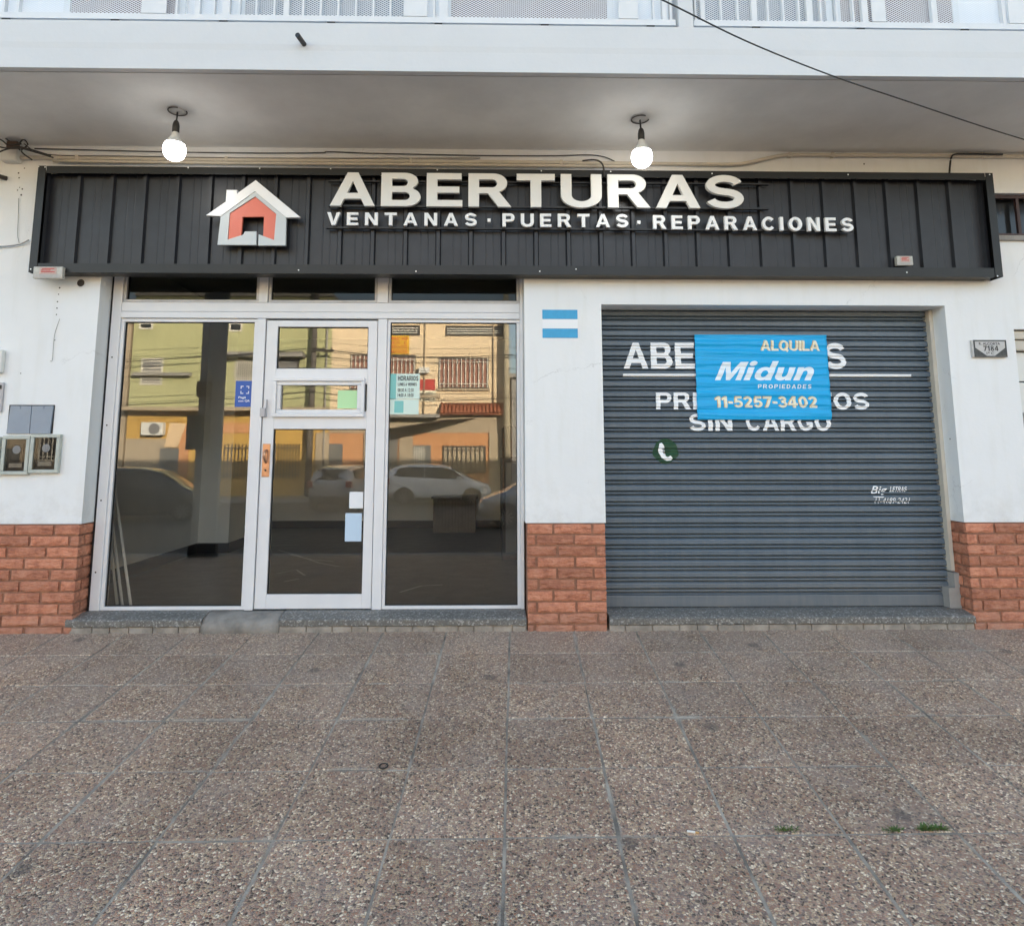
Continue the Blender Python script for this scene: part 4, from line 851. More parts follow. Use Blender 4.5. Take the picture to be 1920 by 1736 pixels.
for (px, py) in ((73, 313), (85, 314), (353, 315), (487, 316), (620, 317), (820, 319), (1015, 321), (1145, 322), (1335, 326), (1590, 328), (1855, 328), (58, 505), (560, 507), (780, 509), (1012, 509), (1080, 505), (1700, 511), (1870, 518)):
    p = P(px, py, YS); b = B(); disc_y(b, p.x, YS - .0005, p.z, .0055, 8, .003); obj('screw', b, M['letter_white'], sign)
# rails that carry the letters
rails = B()
def railpx(x0, x1, y, h=.014, dz=0):
    a, c = P(x0, y, -.1), P(x1, y, -.1); z = (a.z + c.z) / 2
    box(rails, a.x, c.x, -.118, -.090, z - h / 2, z + h / 2)
railpx(616, 1440, 390); railpx(616, 1440, 344, .010); railpx(612, 1598, 431, .014); 
obj('mounting_rails', rails, M['black_metal'], sign)
LY = -.125
def letters(body, box_, depth, m, bold, space, dz=0):
    X0, X1, Z0, Z1 = rect(*box_, LY - depth); bm = text_bm(body, X0, X1, Z0, Z1, LY - depth / 2, bold=bold, depth=depth / 2, space=space, dz=dz)
    # space characters drop out; every glyph becomes a part
    for isl in split_islands(bm): obj('letter', isl, M[m], sign)
letters('ABERTURAS', (619, 326, 1394, 389), .032, 'letter', .030, .95)
zl = P(612, 412, LY).z; zr = P(1600, 421, LY).z
letters('VENTANAS', (613, 399, 894, 423), .026, 'letter_white', 0, 3.4)
letters('·', (914, 410, 920, 416), .026, 'letter_white', 0, 1)
letters('PUERTAS', (942, 401, 1178, 426), .026, 'letter_white', 0, 3.2)
letters('·', (1195, 414, 1201, 420), .026, 'letter_white', 0, 1)
letters('REPARACIONES', (1225, 406, 1600, 432), .026, 'letter_white', 0, 2.9, dz=-.012)
# house emblem
EY = LY - .035
def E(x, y): q = P(370 + x / 6.194, 320 + y / 6.194, EY); return (q.x, q.z)
em = B()
prism(em, [E(100, 520), E(330, 362), E(340, 226), E(462, 226), E(458, 270), E(678, 112), E(1200, 545), E(1030, 545), E(668, 240), E(268, 530)], EY, EY + .03)
obj('emblem_roof', em, M['letter_white'], sign)
em = B()
body = [E(268, 531), E(668, 242), E(1029, 546), E(1020, 868), E(703, 868), E(709, 738), E(888, 805), E(913, 500), E(668, 297), E(372, 490), E(347, 800), E(530, 742), E(548, 705), E(684, 705), E(680, 862), E(230, 860)]
prism(em, body, EY + .006, EY + .032)
bmesh.ops.triangulate(em, faces=[f for f in em.faces if len(f.verts) > 4]); obj('emblem_walls', em, M['logo_grey'], sign)
em = B()
prism(em, [E(668, 300), E(911, 502), E(886, 802), E(757, 752), E(768, 530), E(518, 530), E(500, 748), E(350, 798), E(374, 492)], EY + .014, EY + .036)
bmesh.ops.triangulate(em, faces=[f for f in em.faces if len(f.verts) > 4]); obj('emblem_front', em, M['coral'], sign)
# small boxes on the sign frame
def driver_box(name, bx, y, label):
    X0, X1, Z0, Z1 = rect(*bx, y); t = thing(name, label, 'light box', ((X0 + X1) / 2, y, Z0), group='small label boxes on the sign frame')
    b = B(); mbox(b, X0, X1, y, y + .035, Z0, Z1, bev=.005); w_, h_ = X1 - X0, Z1 - Z0
    obj('case', b, M['clear_box'], t)
    b = B(); mbox(b, X0 + .22 * w_, X0 + .80 * w_, y - .002, y - .0005, Z0 + .36 * h_, Z1 - .08 * h_, bev=.0005); obj('label_plate', b, mat(name + '_plate', (.60, .42, .37), .5, var=.25, vscale=60), t)
    for k, (ua, ub) in enumerate(((.28, .74), (.28, .60), (.30, .72))):
        b = B(); zz = Z0 + h_ * (.50 + .14 * k); box(b, X0 + ua * w_, X0 + ub * w_, y - .0032, y - .0022, zz, zz + .07 * h_); obj('print_line', b, M['red_print'], t)
    b = B()
    for i in range(5): box(b, X0 + .06 * w_, X1 - .06 * w_, y - .0012, y - .0004, Z0 + h_ * (.06 + .055 * i), Z0 + h_ * (.085 + .055 * i))
    obj('vents', b, M['grey_plastic'], t)
    return t
driver_box('label_box', (62, 500, 117, 522), YS - .042, 'pale label box with red print under the lower left corner of the sign')
driver_box('label_box', (1682, 480, 1712, 498), -.125, 'small pale label box with red print on the right part of the sign sheet')

# ------------------------------------------------------------------ lamps under the balcony
def lamp(px, py, bx, by, tilt, label):
    c = PZ(px, py, SOF); t = thing('ceiling_lamp', label, 'lamp', (c.x, c.y, SOF), group='bare bulbs hanging under the balcony')
    b = B(); ring = [(.062 * math.cos(k * math.pi / 14), .062 * math.sin(k * math.pi / 14), -.010) for k in range(24)]; tube(b, ring, .0045, 6); obj('ceiling_ring', b, M['meter_dark'], t, smooth=True, local=True)
    b = B(); lathe(b, [(.0, -.002), (.048, -.002), (.044, -.010), (.0, -.014)], (0, 0, 0), 24); obj('ceiling_plate', b, M['bulb_neck'], t, smooth=True, local=True)
    b = B(); tube(b, smooth_path([(0, 0, -.015), (.006 * tilt, 0, -.07), (.012 * tilt, 0, -.085)], 4), .006, 8); obj('flex', b, M['socket'], t, smooth=True, local=True)
    o = Vector((.012 * tilt, 0, -.078)); b = B(); lathe(b, [(.0, 0), (.012, -.002), (.020, -.018), (.024, -.04), (.024, -.085), (.020, -.09), (0, -.09)], o, 20); obj('socket', b, M['socket'], t, smooth=True, local=True)
    b = B(); lathe(b, [(.018, -.085), (.024, -.10), (.034, -.13), (.052, -.155), (.066, -.175), (.0665, -.178), (.0, -.177)], o, 28); nk = obj('bulb_neck', b, M['bulb_neck'], t, smooth=True, local=True)
    b = B(); lathe(b, [(.0668, -.179), (.0735, -.20), (.0755, -.222), (.072, -.248), (.060, -.272), (.040, -.289), (.018, -.297), (0, -.299)], o, 28); obj('bulb', b, M['bulb'], t, smooth=True, local=True)
    return t
lamp(333, 207, 330, 275, -.3, 'lit bulb hanging above the house emblem end of the sign')
lamp(1200, 222, 1205, 278, .4, 'lit bulb hanging above the big letters, nearer the shutter')

# ------------------------------------------------------------------ cables and conduits
def cable(name, pts, r, m, label, cat='cable', group=None, Y=-.02, sub=6):
    b = B(); w3 = [p if isinstance(p, Vector) else (P(p[0], p[1], p[2] if len(p) > 2 else Y)) for p in pts]
    tube(b, smooth_path(w3, sub), r, 8); o = obj(name, b, M[m], smooth=True); tag(o, label, cat, group); return o
cable('conduit', [(62, 296), (400, 300), (800, 303), (1180, 307), (1360, 309), (1400, 306), (1440, 297), (1475, 291), (1520, 291), (1920, 294), (2100, 295)], .016, 'cream_pvc', 'cream conduit along the wall that bends up over the right of the sign', 'conduit')
cable('conduit', [(100, 302), (400, 306), (800, 309), (1200, 313)], .012, 'cream_pvc', 'thinner cream conduit just above the left half of the sign', 'conduit', Y=-.045)
cable('wall_cable', [(65, 279), (300, 285), (480, 287.5), (600, 287), (616, 285), (700, 288), (900, 292), (1040, 292.5), (1100, 291), (1130, 294), (1152, 303), (1160, 312)], .0045, 'cable', 'thin black cable sagging along the wall over the letters', Y=-.012)
cable('wall_cable', [(45, 270), (90, 290), (250, 293.5), (500, 297), (900, 297)], .004, 'cable', 'thin black cable lying on the conduit left of the emblem', Y=-.03)
cable('sign_lead', [(1092, 302), (1112, 300), (1124, 303), (1131, 312), (1133, 333)], .007, 'cable', 'short black lead curving down behind the letter U of the sign', Y=-.14)
cable('sign_lead', [(1880, 290), (1810, 289), (1790, 290), (1783, 298), (1780, 325)], .007, 'cable', 'black lead dropping into the top right of the sign', Y=-.05)
cable('wall_cable', [(-20, 463), (10, 462), (34, 459), (45, 455), (54, 450)], .005, 'grey_cable', 'grey cable entering the left side of the sign', Y=-.02)
cable('wall_cable', [(35, 372), (34, 410), (33, 440), (36, 456)], .002, 'grey_cable', 'hair-thin grey wire hanging left of the sign', Y=-.008)
cable('wall_cable', [(112, 598), (103, 625), (100, 650), (98, 675), (94, 677)], .0018, 'grey_cable', 'hair-thin grey wire on the white wall above the meters', Y=-.006)
for i, (pts, lab) in enumerate((([(-40, 222), (-10, 240), (14, 262), (30, 276)], 'topmost thin black cable of the tangle in the soffit corner'), ([(60, 300), (40, 284), (52, 272), (44, 262), (36, 270)], 'short black cable end curling right of the taped splice'), ([(-40, 232), (0, 252), (20, 268), (38, 282)], 'upper black cable of the tangle in the soffit corner'), ([(-40, 250), (0, 262), (15, 272), (40, 270)], 'middle black cable of the tangle in the soffit corner'), ([(-40, 262), (0, 276), (20, 278), (40, 276), (95, 292)], 'lower black cable of the tangle looping to the conduit'), ([(-10, 290), (10, 281), (35, 278), (70, 287), (100, 296)], 'black cable looping over the junction box'))):
    cable('tangled_cable', pts, .0055, 'cable', lab, group='cables tangled in the soffit corner', Y=-.09 - .015 * i)
b = bbox_(*rect(14, 266, 34, 278, -.11)[:2], -.125, -.085, rect(14, 266, 34, 278, -.11)[2], rect(14, 266, 34, 278, -.11)[3], .006); tag(obj('cable_splice', b, mat('brown_tape', (.08, .045, .03), .7)), 'brown taped splice in the cable tangle', 'splice')
t = thing('junction_box', 'cream plastic junction box at the left end of the conduit', 'junction box', (P(30, 290, 0).x, 0, P(30, 300, 0).z))
X0, X1, Z0, Z1 = rect(4, 276, 36, 303, -.05); b = B(); mbox(b, X0, X1, -.07, -.002, Z0, Z1, bev=.008); obj('case', b, M['white_plastic'], t); b = B(); mbox(b, X0 + .006, X1 - .006, -.078, -.0705, Z0 + .006, Z1 - .006, bev=.004); obj('lid', b, M['white_plastic'], t)
b = B(); tube(b, [P(36, 296, -.03), P(66, 296, -.02)], .015, 10); obj('socket_joint', b, M['cream_pvc'], t, smooth=True)
for px in (145, 425, 770, 1052, 1480, 1560, 1840):
    yy = 297 + (px - 145) * .0095 if px < 1400 else 291.5; p = P(px, yy, -.02); b = B(); mbox(b, p.x - .012, p.x + .012, -.038, -.003, p.z - .019, p.z + .019, bev=.004); tag(obj('pipe_clip', b, M['cream_pvc']), 'cream clip holding the conduit to the wall', 'clip', 'clips along the conduit')
cable('overhead_cable', [P(1080, -75, -2.6), P(1245, 2, -2.1), P(1400, 78, -1.65), P(1556, 141, -1.25), P(1700, 190, -1.0), P(1920, 262, -.6), P(2200, 340, -.1)], .0042, 'cable', 'black overhead cable slanting across the balcony fascia at the upper right')

# ------------------------------------------------------------------ fittings on the wall
def meter(bx, label):
    X0, X1, Z0, Z1 = rect(*bx, -.03); t = thing('meter_box', label, 'meter box', ((X0 + X1) / 2, 0, Z0), group='glazed meter boxes on the left wall'); w_, h_ = X1 - X0, Z1 - Z0
    b = B(); f = .026
    for (a, c, d, e) in ((X0, X1, Z0, Z0 + f), (X0, X1, Z1 - f, Z1), (X0, X0 + f, Z0 + f + .0005, Z1 - f - .0005), (X1 - f, X1, Z0 + f + .0005, Z1 - f - .0005)): mbox(b, a, c, -.035, -.002, d, e, bev=.004)
    obj('frame', b, M['meter_frame'], t)
    b = B(); box(b, X0 + f, X1 - f, -.006, -.003, Z0 + f, Z1 - f); obj('back', b, M['meter_dark'], t)
    b = B(); mbox(b, X0 + .30 * w_, X1 - .25 * w_, -.020, -.0065, Z0 + .34 * h_, Z0 + .78 * h_, bev=.006); mt = obj('meter', b, M['black_panel'], t)
    b = B(); lathe(b, [(0, 0), (.03, 0), (.03, -.006), (0, -.008)], (0, 0, 0), 20); bmesh.ops.rotate(b, verts=b.verts, cent=(0, 0, 0), matrix=Matrix.Rotation(rad(-90), 3, 'X')); bmesh.ops.translate(b, verts=b.verts, vec=(X0 + .53 * w_, -.021, Z0 + .64 * h_)); obj('dial', b, M['grey_panel'], mt)
    b = B(); mbox(b, X0 + .25 * w_, X1 - .28 * w_, -.014, -.0065, Z0 + .18 * h_, Z0 + .29 * h_, bev=.002); obj('meter_label', b, M['clear_box'], mt)
    b = B(); vs = [b.verts.new(p) for p in ((X0 + f, -.026, Z0 + f), (X1 - f, -.026, Z0 + f), (X1 - f, -.026, Z1 - f), (X0 + f, -.026, Z1 - f))]; b.faces.new(vs); obj('glass_pane', b, M['meter_glass'], t)
meter((2, 817, 54, 890), 'left glazed meter box, its lower edge a little lower'); meter((55.5, 814, 111, 887), 'right glazed meter box, nearest the shop front')
meter((-60, 819, -2, 892), 'third glazed meter box, mostly outside the left edge')
X0, X1, Z0, Z1 = rect(15, 761, 98, 813, -.01); t = thing('steel_cover', 'blue grey steel double cover above the meter boxes', 'cover', ((X0 + X1) / 2, 0, Z0))
xm = X0 + .52 * (X1 - X0); b = B(); prism(b, [(X0, Z0), (xm - .003, Z0), (xm - .003, Z1 - .002), (X0 + .012, Z1)], -.014, -.002); obj('door_leaf', b, M['steel_blue'], t); b = B(); prism(b, [(xm + .003, Z0), (X1 - .008, Z0), (X1, Z1), (xm + .003, Z1 - .002)], -.016, -.002); obj('door_leaf', b, M['steel_blue'], t)
b = B(); box(b, X0 - .006, X1 + .006, -.0015, -.0002, Z0, Z1 + .008); obj('recess', b, M['gasket'], t)
for fx_ in (.25, .78):
    b = B(); disc_y(b, X0 + fx_ * (X1 - X0), -.0165, Z1 - .012, .009, 10, .004); obj('hinge', b, M['steel_blue'], t)
X0, X1, Z0, Z1 = rect(-45, 656, 5, 699, -.03); t = thing('intercom', 'white intercom box at the left edge of the wall', 'intercom', ((X0 + X1) / 2, 0, Z0)); b = B(); mbox(b, X0, X1, -.045, -.002, Z0, Z1, bev=.008); obj('case', b, M['white_plastic'], t); b = B(); mbox(b, X0 + .03, X1 - .03, -.049, -.0455, Z0 + .04, Z1 - .04, bev=.003); obj('speaker_plate', b, M['grey_plastic'], t)
X0, X1, Z0, Z1 = rect(-45, 717, 4, 772, -.02); t = thing('letter_slot', 'grey letter slot under the intercom at the left edge', 'letter slot', ((X0 + X1) / 2, 0, Z0)); b = B(); mbox(b, X0, X1, -.02, -.002, Z0, Z1, bev=.005); obj('plate', b, M['grey_plastic'], t); b = B(); mbox(b, X0 + .02, X1 - .01, -.025, -.0205, Z1 - .05, Z1 - .02, bev=.003); obj('flap', b, M['black_panel'], t)
# flag and address plaque
X0, X1, Z0, Z1 = rect(1017, 581, 1083, 634, 0); t = thing('painted_flag', 'light blue and white striped flag on the white pilaster', 'flag', ((X0 + X1) / 2, 0, Z0)); h3 = (Z1 - Z0) / 3
for i, m_ in enumerate(('flag_blue', 'flag_white', 'flag_blue')):
    b = B(); mbox(b, X0, X1, -.003, -.0005, Z0 + h3 * i + .0005, Z0 + h3 * (i + 1) - .0005, bev=.0008); obj('stripe', b, M[m_], t)
X0, X1, Z0, Z1 = rect(1822, 638, 1886, 670, -.015); t = thing('address_plaque', 'small ceramic house number plaque right of the shutter', 'plaque', ((X0 + X1) / 2, 0, Z0)); w_, h_ = X1 - X0, Z1 - Z0
b = B(); mbox(b, X0, X1, -.022, -.001, Z0, Z1, bev=.004); obj('tile', b, M['ceramic'], t)
b = B(); f = .010
for (a, c, d, e) in ((X0 + .012, X1, Z0, Z0 + f), (X0 + .012, X1, Z1 - f, Z1), (X0 + .012, X0 + .022, Z0 + f, Z1 - f), (X1 - f, X1, Z0 + f, Z1 - f)): box(b, a, c, -.025, -.0222, d, e)
for s in (0, 1):
    xa, xb = (X0 + .022, X0 + .4 * w_) if s == 0 else (X1 - f, X1 - .36 * w_); prism(b, [(xa, Z0 + f + .001), (xb, Z0 + f + .001), (xa, Z0 + .55 * h_)], -.0245, -.0221)
obj('border', b, mat('plaque_border', (.07, .075, .075), .5, var=.5, vscale=60), t)
for txt, a, c, d, e in (('R. ALCORTA', .2, .82, .70, .86), ('7184', .32, .76, .36, .66), ('1º C', .40, .62, .14, .30)):
    obj('number' if txt == '7184' else 'street_name', text_bm(txt, X0 + a * w_, X0 + c * w_, Z0 + d * h_, Z0 + e * h_, -.0235, .015), M['ink'], t)

# ------------------------------------------------------------------ rental banner on the shutter
cT = [P(1303, 627, .17), P(1551, 628, .17), P(1562, 787, .17), P(1309, 787, .17)]     # TL TR BR BL
BX0, BX1, BZ0, BZ1 = cT[0].x, cT[1].x, cT[2].z, cT[0].z
def ban_y(x, z):
    t = ((SZ1 - z) / PITCHS) % 1.0
    y = SY - .019 - .004 * math.sin(math.pi * 2 * (t - .05))
    u = (x - BX0) / (BX1 - BX0); v = (z - BZ0) / (BZ1 - BZ0)
    y -= .005 * noise.noise(Vector((x * 1.6, 0, z * 34 + .5 * math.sin(x * 3)))) + .004 * noise.noise(Vector((x * 4 + z * 3, 3, z * 60)))
    return y - .003 * (.5 + noise.noise(Vector((x * 2.1, 9, z * 5))))
def ban_x(u, v): return (cT[3].x + (cT[2].x - cT[3].x) * u) * (1 - v) + (cT[0].x + (cT[1].x - cT[0].x) * u) * v
ban = thing('rental_banner', 'bright cyan rental banner with wrinkles hung on the grey shutter', 'banner', ((BX0 + BX1) / 2, SY, BZ0))
b = B(); NU, NV = 60, 110; gr = []
for j in range(NV + 1):
    v = j / NV; z = BZ0 + (BZ1 - BZ0) * v; gr.append([])
    for i in range(NU + 1):
        u = i / NU; x = ban_x(u, v); zz = z + .004 * noise.noise(Vector((x * 3, 1, 0))) * (1 if j in (0, NV) else 0); gr[-1].append(b.verts.new((x, ban_y(x, z), zz)))
for j in range(NV):
    for i in range(NU): b.faces.new((gr[j][i], gr[j][i + 1], gr[j + 1][i + 1], gr[j + 1][i]))
for f in b.faces: f.smooth = True
bo = obj('sheet', b, M['banner'], ban)
sm = bo.modifiers.new('thickness', 'SOLIDIFY'); sm.thickness = .0012; sm.offset = 1
bz = [BZ0 + (BZ1 - BZ0) * j / NV for j in range(NV + 1)]; bxs = [BX0 + (BX1 - BX0) * i / NU for i in range(-2, NU + 3)]
def bprint(body, bx, m, bold, shear=0, space=1.0, off=.0022, shift=(0, 0)):
    x0, y0, x1, y1 = [1280 + bx[0] / 6 + shift[0], 610 + bx[1] / 6 + shift[1], 1280 + bx[2] / 6 + shift[0], 610 + bx[3] / 6 + shift[1]]
    X0, X1, Z0, Z1 = rect(x0, y0, x1, y1, .185); bm = text_bm(body, X0, X1, Z0, Z1, 0, bold=bold, shear=shear, space=space)
    cut(bm, [z for z in bz if Z0 < z < Z1], [x for x in bxs if X0 < x < X1]); conform(bm, lambda x, z: ban_y(x, z) - off); obj('printed_text', bm, M[m], ban)
for body, bx in (('ALQUILA', (880, 172, 1540, 288)), ('11-5257-3402', (368, 800, 1510, 928))):
    bprint(body, bx, 'gold', .035, space=.7, off=.0020, shift=(-1.3, -.6)); bprint(body, bx, 'cream_print', .022, space=.7, off=.0030)
bprint('Midun', (358, 402, 1478, 622), 'pale_print', .05, shear=.34, space=.75); bprint('PROPIEDADES', (845, 665, 1448, 712), 'pale_print', .03, space=2.4)

# ------------------------------------------------------------------ small things on the pavement
def on_ground(px, py):
    v = ray(px, py); t = (SW0 + S1 * CAM.y - CAM.z) / (v.z - S1 * v.y); return CAM + v * t
def weed(px, py, n, s, seed, label):
    c = on_ground(px, py); t = thing('weed', label, 'weed', (c.x, c.y, c.z), group='weeds in the tile joint'); rg = random.Random(seed); b = B()
    for k in range(n):
        a = rg.uniform(0, 6.28); L = s * rg.uniform(.4, 1); wd = L * .085; d = Vector((math.cos(a), math.sin(a) * .5, rg.uniform(.25, 1.1))).normalized(); base = Vector((rg.uniform(-1, 1) * s * 1.1, rg.uniform(-1, 1) * .008, -.002)); sd_ = d.cross(Vector((0, 0, 1))).normalized() * wd
        m1 = base + d * L * .55; tip = base + d * L + Vector((0, 0, -.25 * L)); vs = [b.verts.new(p) for p in (base, m1 + sd_, tip, m1 - sd_)]; b.faces.new(vs)
    obj('leaves', b, M['leaf'], t, local=True)
    b = B()
    for k in range(4): tube(b, [(rg.uniform(-.02, .02), 0, 0), (rg.uniform(-.03, .03), rg.uniform(-.01, .01), s * .5)], .0012, 5)
    obj('stem', b, M['leaf'], t, local=True)
weed(1475, 1557, 60, .036, 1, 'small sparse green weed, leftmost in the tile joint'); weed(1675, 1558, 80, .034, 2, 'low green weed in the tile joint just left of the bigger one'); weed(1745, 1556, 120, .046, 3, 'largest and brightest green weed in the tile joint at the right')
c = on_ground(1298, 1562); t = thing('cigarette_butt', 'white cigarette butt lying in the joint between pavement tiles', 'cigarette butt', (c.x, c.y, c.z + .006), rz=-.3); b = B(); tube(b, [(-.02, 0, 0), (.012, 0, 0)], .0045, 8); obj('paper', b, M['butt'], t, local=True); b = B(); tube(b, [(.0121, 0, 0), (.026, 0, 0)], .0045, 8); obj('filter', b, M['butt_filter'], t, local=True)
c = on_ground(719, 1438); b = B(); tube(b, [c + Vector((.02 * math.cos(k * math.pi / 10), .026 * math.sin(k * math.pi / 10), .006)) for k in range(21)], .0035, 6, caps=False); tag(obj('rubber_ring', b, M['cable'], smooth=True), 'small black rubber ring lying on the pebble tiles', 'ring')

# ------------------------------------------------------------------ across the street (seen in the glass)
YF = -24.2
def part_box(name, parent, m, x0, x1, y0, y1, z0, z1): b = B(); box(b, x0, x1, y0, y1, z0, z1); return obj(name, b, M[m], parent)
def qr(x0, y0, x1, y1): return rect(x0, y0, x1, y1, YF, Q)
def grille(parent, x0, x1, z0, z1, n, m='white_iron', y=YF + .06, bars_h=2):
    b = B()
    for i in range(n + 1):
        x = x0 + (x1 - x0) * i / n; box(b, x - .02, x + .02, y, y + .025, z0, z1)
    for j in range(bars_h):
        z = z0 + (z1 - z0) * (.12 + .76 * j / max(1, bars_h - 1)); box(b, x0, x1, y + .026, y + .04, z - .015, z + .015)
    return obj('window_bars', b, M[m], parent)
def far_window(parent, r, glass='dark_glass', frame='iron', bars_n=0, bm='white_iron', sill=True, lou=0):
    x0, x1, z0, z1 = r; f = .07; b = B()
    for (a, c, d, e) in ((x0, x1, z0, z0 + f), (x0, x1, z1 - f, z1), (x0, x0 + f, z0 + f, z1 - f), (x1 - f, x1, z0 + f, z1 - f)): box(b, a, c, YF + .002, YF + .05, d, e)
    w_ = obj('window', b, M[frame], parent); part_box('pane', w_, glass, x0 + f, x1 - f, YF + .003, YF + .015, z0 + f, z1 - f)
    if bars_n: grille(w_, x0 + .05, x1 - .05, z0 + .05, z1 - .05, bars_n, bm)
    if lou:
        b = B()
        for j in range(lou): z = z0 + f + (z1 - z0 - 2 * f) * (j + .5) / lou; box(b, x0 + f, x1 - f, YF + .02, YF + .045, z - .02, z + .02)
        obj('louvre', b, M['white_iron'], w_)
    return w_
xa = Q(245, 700, YF).x; xb = Q(621, 700, YF).x; xc = Q(944, 700, YF).x
gh = thing('green_house', 'two storey olive green house across the street, reflected in the left pane', 'house', ((xa + xb) / 2, YF, FWZ))
part_box('wall', gh, 'green_wall', xa, xb - .002, YF - 8, YF, 3.2, 8.2); part_box('wall', gh, 'ochre_wall', xa, xb - .002, YF - 8, YF, FWZ - .1, 3.198); part_box('cornice', gh, 'beige_wall', xa, xb - .002, YF + .001, YF + .8, 3.12, 3.26)
part_box('roof', gh, 'grey_wall', xa, xb - .002, YF - 8, YF + .12, 8.202, 8.36)
for r in ((262, 605, 288, 618), (430, 605, 455, 622)): far_window(gh, qr(*r), frame='white_iron')
far_window(gh, qr(265, 672, 306, 722), 'grey_panel', 'white_iron', lou=7); far_window(gh, qr(440, 676, 476, 716), 'dark_glass', 'white_iron', bars_n=8); far_window(gh, qr(497, 668, 560, 716), 'grey_panel', 'iron', bars_n=0)
part_box('eaves', gh, 'grey_wall', Q(420, 700, YF).x, Q(572, 700, YF).x, YF, YF + .6, Q(450, 672, YF).z, Q(450, 663, YF).z)
r = qr(298, 840, 334, 938); part_box('door', gh, 'grey_door', r[0], r[1], YF + .002, YF + .05, FWZ, r[3])
r = qr(617, 832, 655, 890); part_box('garage_door', gh, 'grey_door', r[0], r[1] - .3, YF + .002, YF + .06, FWZ, r[3]); r = qr(592, 812, 617, 890); part_box('pilaster', gh, 'beige_wall', r[0], r[1], YF + .002, YF + .08, FWZ, r[3])
r = qr(422, 832, 488, 870); grille(gh, r[0], r[1], r[2] - .6, r[3], 10, 'iron'); r = qr(517, 832, 562, 870); grille(gh, r[0], r[1], r[2] - .6, r[3], 8, 'iron')
r = qr(574, 812, 584, 832); part_box('lantern', gh, 'black_panel', r[0], r[1], YF + .002, YF + .15, r[2], r[3])
r = qr(320, 792, 350, 838); b = B(); prism(b, [(r[0], r[3]), (r[1], r[3] - .05), (r[1] - .3, r[2]), (r[0] - .2, r[2])], YF + .05, YF + .12); obj('awning', b, mat('cream_awning', (.74, .55, .34), .7), gh)
r = qr(232, 822, 318, 938); part_box('wall_panel', gh, 'beige_wall', r[0], r[1], YF + .0015, YF + .02, FWZ, r[3]); r = qr(336, 796, 353, 938); part_box('pilaster', gh, 'orange_wall', r[0], r[1], YF + .0015, YF + .07, FWZ, r[3])
r = qr(404, 793, 490, 812); part_box('string_course', gh, 'orange_wall', r[0], r[1], YF + .0015, YF + .05, r[2], r[3])
for px in (380, 612):
    q = Q(px, 700, YF); b = B(); tube(b, [(q.x, YF + .06, FWZ), (q.x, YF + .06, 8.1)], .045, 8); obj('downpipe', b, M['grey_wall'], gh, smooth=True)
r = qr(255, 700, 360, 706); part_box('balcony_ledge', gh, 'grey_wall', r[0], r[1], YF + .0015, YF + .35, r[2], r[3])
t = thing('air_conditioner', 'white air conditioner unit on the green house wall', 'air conditioner', (0, YF, 0)); r = qr(272, 792, 312, 816); t.location = ((r[0] + r[1]) / 2, YF, r[2]); b = B(); mbox(b, r[0], r[1], YF + .05, YF + .38, r[2], r[3], bev=.03); obj('case', b, M['white_plastic'], t)
b = B(); cx, cz, rr_ = r[0] + .62 * (r[1] - r[0]), (r[2] + r[3]) / 2, .42 * (r[3] - r[2]); prism(b, [(cx + rr_ * math.cos(k * math.pi / 12), cz + rr_ * math.sin(k * math.pi / 12)) for k in range(24)], YF + .381, YF + .40); obj('fan_grille', b, M['grey_panel'], t)
yh = thing('yellow_house', 'two storey pale yellow house across the street with barred windows, reflected in the right pane', 'house', ((xb + xc) / 2, YF, FWZ))
zs1 = Q(800, 776, YF).z; zs2 = Q(800, 812, YF).z
part_box('wall', yh, 'yellow_wall', xb, xc, YF - 8, YF + .01, zs1, 7.5); part_box('wall', yh, 'orange_wall', xb, xc, YF - 8, YF + .005, FWZ - .1, zs2); part_box('wall', yh, 'beige_wall', xb, xc, YF - 8, YF + .03, zs2 + .002, zs1 - .002); part_box('roof', yh, 'beige_wall', xb, xc, YF - 8, YF + .15, 7.502, 7.62)
for r in ((733, 610, 787, 629), (836, 611, 943, 630)): far_window(yh, qr(*r), lou=3)
far_window(yh, qr(657, 665, 779, 731), 'blind', 'iron', bars_n=15); far_window(yh, qr(823, 671, 916, 729), 'blind', 'iron', bars_n=11)
for (x0, x1) in ((693, 700), (760, 768), (928, 936)): r = qr(x0, 812, x1, 890); part_box('pilaster', yh, 'beige_wall', r[0] - .25, r[1] + .15, YF + .006, YF + .09, FWZ, r[3])
far_window(yh, qr(830, 836, 911, 886), 'beige_wall', 'iron', bars_n=9, bm='iron'); r = qr(770, 835, 808, 936); dd = part_box('door', yh, 'grey_door', r[0], r[1], YF + .006, YF + .05, FWZ, r[3]); grille(dd, r[0] + .06, r[1] - .3, FWZ + .2, r[3] - .06, 5)
r = qr(706, 814, 745, 936); part_box('garage_door', yh, 'grey_door', r[0], r[1], YF + .006, YF + .05, FWZ, r[3])
r = qr(690, 741, 826, 746); part_box('string_course', yh, 'beige_wall', r[0], r[1], YF + .012, YF + .10, r[2], r[3]); r = qr(690, 601, 944, 605); part_box('string_course', yh, 'beige_wall', r[0], r[1], YF + .012, YF + .12, r[2], r[3])
r = qr(690, 778, 826, 784); part_box('slab_edge', yh, 'grey_wall', r[0], r[1], YF + .031, YF + .75, r[2], r[3])
for px in (796, 925):
    q = Q(px, 700, YF); b = B(); tube(b, [(q.x, YF + .07, zs1 + .02), (q.x, YF + .07, 7.4)], .035, 8); obj('downpipe', b, M['beige_wall'], yh, smooth=True)
r = qr(786, 690, 806, 701); b = B(); mbox(b, r[0], r[1], YF + .012, YF + .30, r[2], r[3], bev=.02); obj('wall_unit', b, M['white_plastic'], yh)
